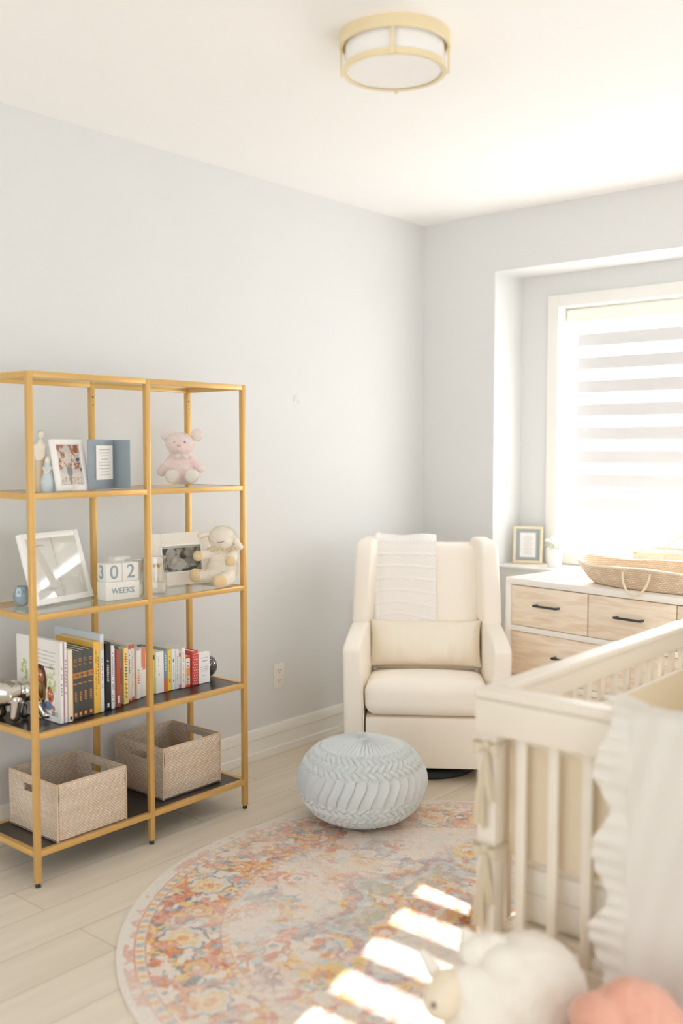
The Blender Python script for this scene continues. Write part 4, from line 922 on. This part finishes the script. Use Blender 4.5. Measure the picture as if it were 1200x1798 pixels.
band(.695, .715, (226, 206, 190)); put((Rn > .698) & (Rn < .712) & (np.sin(ang * 150) > -.1), orange, .9); band(.712, .718, mauve, .7); band(.692, .697, rust, .6)
band(.925, .955, (232, 214, 192)); put((Rn > .93) & (Rn < .95) & (np.sin(ang * 170) > 0), (222, 176, 110), .9); put((Rn > .93) & (Rn < .95) & (np.sin(ang * 85 + 1) > .55), blue, .9); band(.922, .928, mauve, .8); band(.952, .957, coral, .8)
band(.957, 1.01, (226, 220, 210)); put((Rn > .957) & (Rn < .985) & (g4 > .60), coral, .6)
# wear: the pile fades back to cream in patches and specks
wv = fbm(v4, X0 * 4 + 11, Y0_ * 4 + 17, 3); wr_ = fbm(v2, X0 * 45 + 11, Y0_ * 45 + 17, 2); fine = np.random.RandomState(5).rand(NT, NS)
inner = Rn < b0
fadea = np.clip((wv - .40) * 3.4, 0, .75) * np.where(inner, .9, .45) + np.where(wr_ > .55, .35, 0) * np.where(inner, 1.0, .6)
fadea = np.clip(fadea + (fine > .62) * .28, 0, .92)[..., None]; C[:] = C * (1 - fadea) + CR * fadea
C *= (.87 + .22 * np.random.RandomState(6).rand(NT, NS))[..., None]
hz = .0065 + .0012 * np.random.RandomState(8).rand(NT, NS); hz[:, 0] = .0065
X, Y = X0, Y0_; co = np.stack([X, Y, hz], -1)
M['rug'] = mat_attr('woven_rug', .95, .4, 500, .1)
rt = thing('round_rug', 'large round distressed floral rug in coral, mustard and blue on the floor', 'rug', (RG[0], RG[1], 0))
np_mesh('rug_pile', co, NT, NS, True, M['rug'], rt, C)
MB().lathe([(0, .001), (RR + .001, .001), (RR + .004, .003), (RR + .003, .0065), (RR - .002, .0072), (RR - .004, .006)], 256).build('rug_binding', mat('rug_binding', (226, 218, 206), .9, var=.05, vscale=200), rt)

# ================================================================== DRESSER
DZ = .880; DA = -.145; DW, DD = 1.36, .47
ds = thing('dresser', 'white dresser with pale oak drawer fronts and dark bar handles under window', 'dresser', (.905, -.572, 0), DA)
# local: front at y=0, x to the right, depth +y
c_ = MB(); fb = .030
c_.bb(0, DW, 0, DD, DZ - fb, DZ, .002); c_.bb(0, fb, 0, DD, .14, DZ - fb, .001); c_.bb(DW - fb, DW, 0, DD, .14, DZ - fb, .001); c_.bb(fb, DW - fb, 0, DD, .14, .17, .001)
c_.bb(fb, DW - fb, DD - .012, DD, .17, DZ - fb)
rows = [(.655, .848, 3), (.415, .628, 2), (.172, .388, 2)]
for (z0, z1, n_) in rows[1:]: c_.bb(fb, DW - fb, 0, DD - .012, z1 + .001, z1 + .026, .001)
c_.build('case', M['dwhite'], ds)
for (z0, z1, n_) in rows:
    wds = (DW - 2 * fb) / n_
    for k in range(n_):
        x0 = fb + k * wds + .003; x1 = fb + (k + 1) * wds - .003
        if n_ == 1:
            spans = [(x0, x1)]
        else: spans = [(x0, x1)]
        for (xa, xb) in spans:
            d_ = MB().bb(xa, xb, .004, .024, z0 + .002, z1 - .002, .0015).bb(xa + .02, xb - .02, .024, DD - .04, z0 + .02, z1 - .03).build('drawer', M['oak'], ds)
            hx = [(xa + xb) / 2]
            for h_ in hx:
                zc = (z0 + z1) / 2 + .012
                MB().box((h_, -.024, zc), (.135, .008, .010), None, .001).box((h_ - .062, -.010, zc), (.008, .030, .010), None, .001).box((h_ + .062, -.010, zc), (.008, .030, .010), None, .001).build('bar_handle', M['handle'], d_)
for (x, y) in ((.05, .05), (DW - .05, .05), (.05, DD - .05), (DW - .05, DD - .05)):
    MB().cyl((x, y, 0), (x, y, .14), .014, .022, 20).build('leg', M['oak'], ds)
def dl(lx, ly): return (.905 + lx * math.cos(DA) - ly * math.sin(DA), -.572 + lx * math.sin(DA) + ly * math.cos(DA))
# woven changing basket on the dresser
q = dl(.720, .225)
cb = thing('changing_basket', 'long shallow oval woven seagrass changing basket on top of white dresser', 'basket', (q[0], q[1], DZ), DA)
NT, NS = 520, 170; th = np.linspace(0, 2 * PI, NT, endpoint=False)[:, None]; s = np.linspace(0, 1, NS)[None, :]
ax, ay = .43, .205
rimh = .082 + .026 * np.abs(np.cos(th)) ** 6 + .012 * np.abs(np.sin(th)) ** 8
def bas(s, th, off):
    q_ = np.clip(s * 2.2, 0, 1); w_ = np.clip((s - .45) / .55, 0, 1)
    k = .80 * q_ + .20 * w_ ** .8
    se = (np.abs(np.cos(th)) ** 2.4 + np.abs(np.sin(th)) ** 2.4) ** (-1 / 2.4)
    return (ax + off) * k * se * np.cos(th), (ay + off) * k * se * np.sin(th), .003 + rimh * w_ ** 1.25
wv_ = .0028 * (np.abs(np.sin(th * 60 + (np.floor(s * 17) % 2) * PI / 2)) ** .7) * (np.sin(PI * ((s * 17) % 1)) ** .6)
x_, y_, z_ = bas(s, th, 0); n_x = np.cos(th); n_y = np.sin(th); side = np.clip((s - .42) / .1, 0, 1)
co = np.stack([x_ + n_x * wv_ * side, y_ + n_y * wv_ * side, z_ + wv_ * (1 - side) * .3], -1)
np_mesh('basket_shell', co, NT, NS, True, M['seagrass'], cb)
xi, yi, zi = bas(s, th, -.012); co = np.stack([xi - n_x * wv_ * side * .7, yi - n_y * wv_ * side * .7, zi + .008 * (1 - side) + .004 + wv_ * .5], -1)
np_mesh('basket_lining', co, NT, NS, True, M['seagrass'], cb)
x_, y_, z_ = bas(np.array([[1.0]]), th, -.005)
MB().tube([(x_[i, 0], y_[i, 0], z_[i, 0]) for i in range(0, NT, 4)], .0065, 8, True).build('rim', M['seagrass_rope'], cb)
for sy in (-1, 1):
    for sx in (-.02,):
        pts = []
        for k in range(25):
            a = PI * k / 24; drop = math.sin(a)
            if sy < 0: pts.append((sx + .066 * math.cos(a), -.215 - .018 * drop, .085 - .095 * drop + .0))
            else: pts.append((sx + .13 * math.cos(a), .200 + .02 * drop, .090 + .125 * drop))
        MB().tube(pts, .0052 if sy < 0 else .0045, 8).build('rope_handle', M['seagrass_rope'], cb)
# woven tote basket on the window ledge
tb_ = thing('tote_basket', 'round woven seagrass basket with arched handle on the window ledge', 'basket', (1.385, .135, SILL + .0125), 0)
MB().lathe([(0, .004), (.115, .004), (.125, .012), (.140, .06), (.146, .125), (.138, .130), (.130, .06), (.112, .016), (0, .014)], 80).build('basket_shell', M['seagrass'], tb_)
MB().tube([(.142 * math.cos(a), .142 * math.sin(a), .128) for a in np.linspace(0, 2 * PI, 60)[:-1]], .007, 8, True).build('rim', M['seagrass_rope'], tb_)
MB().tube([(.140 * math.cos(a), 0.0, .125 + .115 * math.sin(a)) for a in np.linspace(0, PI, 30)], .004, 8).build('arched_handle', M['seagrass_rope'], tb_)
for (x, w_, c, l) in ((-.055, .10, (226, 216, 224), 'lilac-white folded cloth in the left of ledge basket'), (.05, .09, (236, 230, 232), 'white folded cloth in the right of ledge basket')):
    t = thing('folded_cloth', l, 'cloth', (1.385 + x, .135, SILL + .028), .1, 'cloths in the ledge basket')
    for k in range(3): soft(-w_ / 2, w_ / 2, -.06, .06, .001 + .037 * k, .037 * (k + 1), .012, .003, 6).build('fold', flat(c, .95), t)
# gold frame with navy mat on the ledge
t = frame('gold frame with blue-grey mat and lettered card on left of window ledge', .162, .205, .015, .016, mat('gilt_frame', (240, 224, 190), .35, metal=.3, var=.05), (.600, .165, SILL + .0125), .42, .13)
MB().bb(-.068, .068, .006, .009, .014, .190).build('mat_board', mat('blue_grey_mat', (162, 172, 176), .8), t, smooth=False)
cd = MB().bb(-.043, .043, .0035, .006, .034, .170).build('lettered_card', M['paper'], t, smooth=False)
mb = MB(); rs = random.Random(9)
for k in range(11): w_ = .03 + .035 * rs.random(); mb.bb(-w_ / 2, w_ / 2, .0025, .0036, .050 + k * .0098, .0522 + k * .0098)
mb.build('card_print', flat((190, 190, 190), .8), cd, smooth=False)
# flower pot
t = thing('flower_vase', 'small white ribbed vase of white flowers on window ledge by gold frame', 'vase', (.790, .120, SILL + .0125))
mb = MB(); NN = 96
mb.grid(NN, 14, lambda u, v: ((.034 + .010 * v + .0016 * math.cos(24 * 2 * PI * u)) * math.cos(2 * PI * u), (.034 + .010 * v + .0016 * math.cos(24 * 2 * PI * u)) * math.sin(2 * PI * u), .10 * v), True)
mb.lathe([(0, .0), (.034, .0)], 32).lathe([(.042, .1), (.039, .1), (.032, .07), (0, .07)], 32); mb.build('vase_body', flat((244, 242, 240), .4), t)
rs = random.Random(12)
for k in range(11):
    a = k * 2.4; r0 = .055 * math.sqrt((k + .5) / 11); c = Vector((r0 * math.cos(a), r0 * math.sin(a), .155 - r0 * .5 + .01 * rs.random()))
    hd = MB()
    for p in range(9):
        b_ = p * 2 * PI / 5; tl = .5 if p < 5 else 1.1; d = Vector((math.cos(b_ + p), math.sin(b_ + p), tl)).normalized()
        hd.sph(c + d * .011, (.010, .010, .004), tuple(d.to_track_quat('Z', 'Y').to_euler()), 8)
    hd.sph(c, .006, None, 8); hd.build('flower', flat((246, 244, 242), .8), t)
    MB().tube([(r0 * .3 * math.cos(a), r0 * .3 * math.sin(a), .075), tuple(c)], .0016, 6).build('stem', flat((196, 204, 178), .8), t)
for k in range(6):
    a = k * 1.05 + .4; MB().sph((.048 * math.cos(a), .048 * math.sin(a), .115), (.018, .008, .003), (0, .4, a), 8).build('leaf', flat((206, 212, 190), .7), t)

# ================================================================== CRIB
CX0, CX1, CY0, CY1 = 2.055, 2.795, -2.625, -1.235; ZR = .900
cr = thing('baby_crib', 'white slatted wooden baby crib in the right foreground', 'crib', (CX0, CY0, 0)); Wc, Lc = CX1 - CX0, CY1 - CY0
cm = M['crib']; pz = .052
for (x, y) in ((0, 0), (Wc - pz, 0), (0, Lc - pz), (Wc - pz, Lc - pz)):
    on = math.hypot(CX0 + x + .026 - RG[0], CY0 + y + .026 - RG[1]) < RR + .03
    MB().bb(x, x + pz, y, y + pz, .0078 if on else 0, .8765, .004, 3).build('post', cm, cr)
# end panels: cap, face board, slats, bottom rail
for y, nm in ((0, 'near'), (Lc - pz, 'far')):
    MB().bb(-.008, Wc + .008, y - .008, y + pz + .008, .876, ZR, .008, 3).build('top_cap', cm, cr)
    ye = -.006 if y == 0 else Lc + .006 - .020
    MB().bb(-.004, Wc + .004, ye, ye + .020, .790, .876, .003).build('end_board', cm, cr)
    MB().bb(pz, Wc - pz, y + .010, y + pz - .010, .20, .27, .003).build('bottom_rail', cm, cr)
    x = .099
    while x < Wc - pz - .02:
        MB().bb(x, x + .0265, y + .018, y + pz - .018, .27, .790, .004, 2).build('slat', cm, cr); x += .0878
for x in (0, Wc - pz):
    MB().bb(x - .008 if x == 0 else x, x + pz if x == 0 else x + pz + .008, pz + .008, Lc - pz - .008, .876, ZR, .008, 3).build('side_cap', cm, cr)
    MB().bb(x + .010, x + pz - .010, pz, Lc - pz, .822, .876, .003).build('side_board', cm, cr)
    MB().bb(x + .010, x + pz - .010, pz, Lc - pz, .20, .27, .003).build('side_rail', cm, cr)
    y = pz + .04
    while y < Lc - pz - .03:
        MB().bb(x + .018, x + pz - .018, y, y + .0265, .27, .822, .004, 2).build('slat', cm, cr); y += .0878
MB().bb(pz, Wc - pz, pz, Lc - pz, .285, .305, .003).build('mattress_base', cm, cr)
mt = thing('crib_mattress', 'white sheeted mattress lying inside the crib', 'mattress', (CX0, CY0, .3055))
soft(pz + .012, Wc - pz - .012, pz + .012, Lc - pz - .012, 0, .165, .03, .006, 14).build('mattress_body', M['sheet'], mt)
MB().tube([(pz + .016, pz + .012, .085), (Wc - pz - .016, pz + .012, .085)], .002, 6).tube([(pz + .016, pz + .012, .15), (Wc - pz - .016, pz + .012, .15)], .002, 6).build('seam', flat((214, 200, 178), .9), mt)
bp_ = thing('crib_bumper', 'cream padded crib bumper tied with fabric bows inside the slats', 'crib bumper', (CX0, CY0, .474))
hb = .285
for (x0, x1, y0, y1) in ((pz + .003, Wc - pz - .003, pz + .002, pz + .022), (pz + .003, Wc - pz - .003, Lc - pz - .022, Lc - pz - .002), (pz + .001, pz + .021, pz + .024, Lc - pz - .024), (Wc - pz - .021, Wc - pz - .001, pz + .024, Lc - pz - .024)):
    pn = soft(x0, x1, y0, y1, 0, hb, .009, 0, 8).build('pad_panel', M['bumper'], bp_)
    if x1 - x0 > .1: MB().tube([(x0 + .006, (y0 + y1) / 2, hb), (x1 - .006, (y0 + y1) / 2, hb)], .005, 8).build('piping', M['sheet'], pn)
    else: MB().tube([((x0 + x1) / 2, y0 + .006, hb), ((x0 + x1) / 2, y1 - .006, hb)], .005, 8).build('piping', M['sheet'], pn)
tie = mat_cloth('bumper_tie', (216, 202, 176), .15, .2)
def bow(zc):
    o_ = MB(); N = 14
    for s_, L_, w_, sw in ((-1, .20, .030, -.006), (1, .135, .028, .012)):
        o_.grid(N, 6, lambda u, v, s_=s_, L_=L_, w_=w_, sw=sw: (.034 + s_ * .012 * u + (v - .5) * w_ * (.25 + .9 * u) + sw * u, -.012 - .010 * math.sin(u * 3) - .004 * math.cos(v * 7) * u, -L_ * u - .02 * abs(v - .3) * u))
    for s_ in (-1, 1):
        o_.grid(12, 6, lambda u, v, s_=s_: (.034 + s_ * .035 * math.sin(PI * u) , -.014 - .012 * math.sin(2 * PI * u), .016 * s_ * 0 + (v - .5) * .024 * (.3 + math.sin(PI * u)) - .008 * math.sin(PI * u)))
    k = o_.build('fabric_bow', tie, bp_, solid=.0015); k.location = (0, 0, zc - .474)
    q_ = MB().sph((.034, -.014, 0), (.012, .009, .012)).tube([(-.004, -.004, 0), (.030, -.008, 0), (.056, -.004, .0), (.058, .03, 0), (.056, .056, 0), (-.004, .056, 0)], .005, 8, True).build('knot', tie, bp_); q_.location = (0, 0, zc - .474)
bow(.765); bow(.505)
# muslin blanket over the end rail
bk_ = thing('muslin_blanket', 'white muslin baby blanket with ruffled edge hanging over the near crib rail', 'blanket', (CX0, CY0, 0))
path = [(.085, .66), (.080, .76), (.078, .86), (.072, .900), (.050, .9085), (.020, .9095), (-.010, .907), (-.022, .893), (-.028, .82), (-.032, .66), (-.034, .50), (-.036, .34), (-.036, .20), (-.036, .10)]
pl = [0.0]
for a_, b_ in zip(path, path[1:]): pl.append(pl[-1] + math.hypot(b_[0] - a_[0], b_[1] - a_[1]))
def cloth(name, x0, x1, nu, nv, fn, m_):
    co = np.zeros((nu, nv, 3))
    for jj in range(nv):
        s = jj / (nv - 1) * pl[-1]; y, z, nn = on_path(s)
        for ii in range(nu):
            u = ii / (nu - 1); dx, o_ = fn(u, s); co[ii, jj] = (x0 + u * (x1 - x0) + dx, y - nn[0] * -o_ * -1, z); co[ii, jj, 1] = y + nn[0] * -o_; co[ii, jj, 2] = z + nn[1] * -o_
    return np_mesh(name, co, nu, nv, False, m_, bk_)
out_ = lambda s: min(1, max(0, (s - .30) / .1))
cloth('blanket_cloth', .415, .742, 70, 200, lambda u, s: (0, .008 + .0035 * math.sin(u * 9 + s * 3) * out_(s) + .0012 * math.sin(u * 31 + s * 23) + .0015 * math.sin(s * 40 + u * 6)), M['gauze'])
cloth('ruffle', .352, .424, 26, 420, lambda u, s: ((1 - u) * (.020 * math.sin(s * 2 * PI / .19 + 2.2) + .004 * math.sin(s * 61)), .009 + (1 - u) * (.010 + .007 * math.sin(s * 2 * PI / .19 + .6) + .0045 * math.sin(s * 2 * PI / .037 + 2.5 * math.sin(s * 17)))), M['gauze'])

# ================================================================== FOREGROUND PLUSH TOYS
fleece = mat('white_fleece', (230, 222, 208), 1.0, spec=.05, var=.03, vscale=60, bump=.6, bscale=160, sheen=.3)
muz = mat('oatmeal_plush', (228, 212, 188), 1.0, spec=.05, var=.04, vscale=60, bump=.6, bscale=160)
t = thing('sheep_toy', 'large white plush sheep seen from behind, on rug by the crib end', 'soft toy', (2.278, -2.865, .0078), VIEW)
blob('sheep_body', [('e', (.045, .02, .175), (.150, .13, .172)), ('e', (.055, .02, .29), (.135, .115, .125)), ('e', (-.035, -.03, .235), (.10, .09, .11)),
     ('e', (-.075, -.02, .315), (.060, .055, .055)), ('c', (-.03, -.06, .25), (-.075, -.10, .12), .060, .050), ('e', (.0, -.02, .37), (.05, .05, .045)), ('c', (.1, -.06, .06), (.06, -.14, .05), .055, .05), ('c', (-.04, -.06, .06), (-.07, -.13, .05), .055, .05)], fleece, t, .009, 5, .004, 45)
blob('face', [('e', (-.135, -.045, .305), (.045, .042, .042)), ('e', (-.120, -.030, .325), (.042, .042, .038))], muz, t, .006, 4, .001, 60)
blob('ear', [('c', (-.150, .0, .345), (-.176, .004, .385), .018, .010)], fleece, t, .005, 3)
blob('ear', [('c', (-.065, .02, .375), (-.080, .022, .418), .028, .014)], fleece, t, .005, 3)
blob('tuft', [('e', (-.055, .01, .385), (.045, .035, .036)), ('e', (-.020, .01, .395), (.038, .03, .030))], fleece, t, .006, 3, .004, 60)
MB().sph((-.158, -.078, .312), .007).build('eye', flat((120, 104, 92), .3), t)
coralp = mat('coral_fur', (214, 158, 136), 1.0, spec=.05, var=.10, vscale=70, bump=1.0, bscale=120, sheen=.3)
palep = mat('pale_pink_plush_belly', (222, 188, 174), 1.0, spec=.05, var=.03, vscale=60, bump=.5, bscale=160, sheen=.3)
t = thing('bunny_toy', 'fluffy coral and pale pink plush toy lying right of the white sheep', 'soft toy', (2.575, -2.885, .0078), VIEW)
blob('fur_body', [('e', (0, .03, .18), (.125, .10, .18)), ('e', (.02, .03, .335), (.095, .075, .085)), ('e', (-.065, .0, .365), (.050, .05, .045)), ('c', (.0, .02, .392), (.085, 0, .33), .040, .050), ('c', (.085, 0, .33), (.125, -.02, .10), .052, .05)], coralp, t, .008, 7, .003, 70)
blob('belly', [('e', (.005, -.075, .235), (.090, .06, .115)), ('e', (.0, -.06, .12), (.10, .06, .11))], palep, t, .007, 4, .002, 50)
MB().sph((-.088, -.042, .360), (.008, .006, .008)).build('eye', flat((90, 84, 88), .3), t)
blob('ear', [('c', (-.03, .03, .385), (.02, .045, .400), .018, .020)], coralp, t, .006, 3, .003, 60)
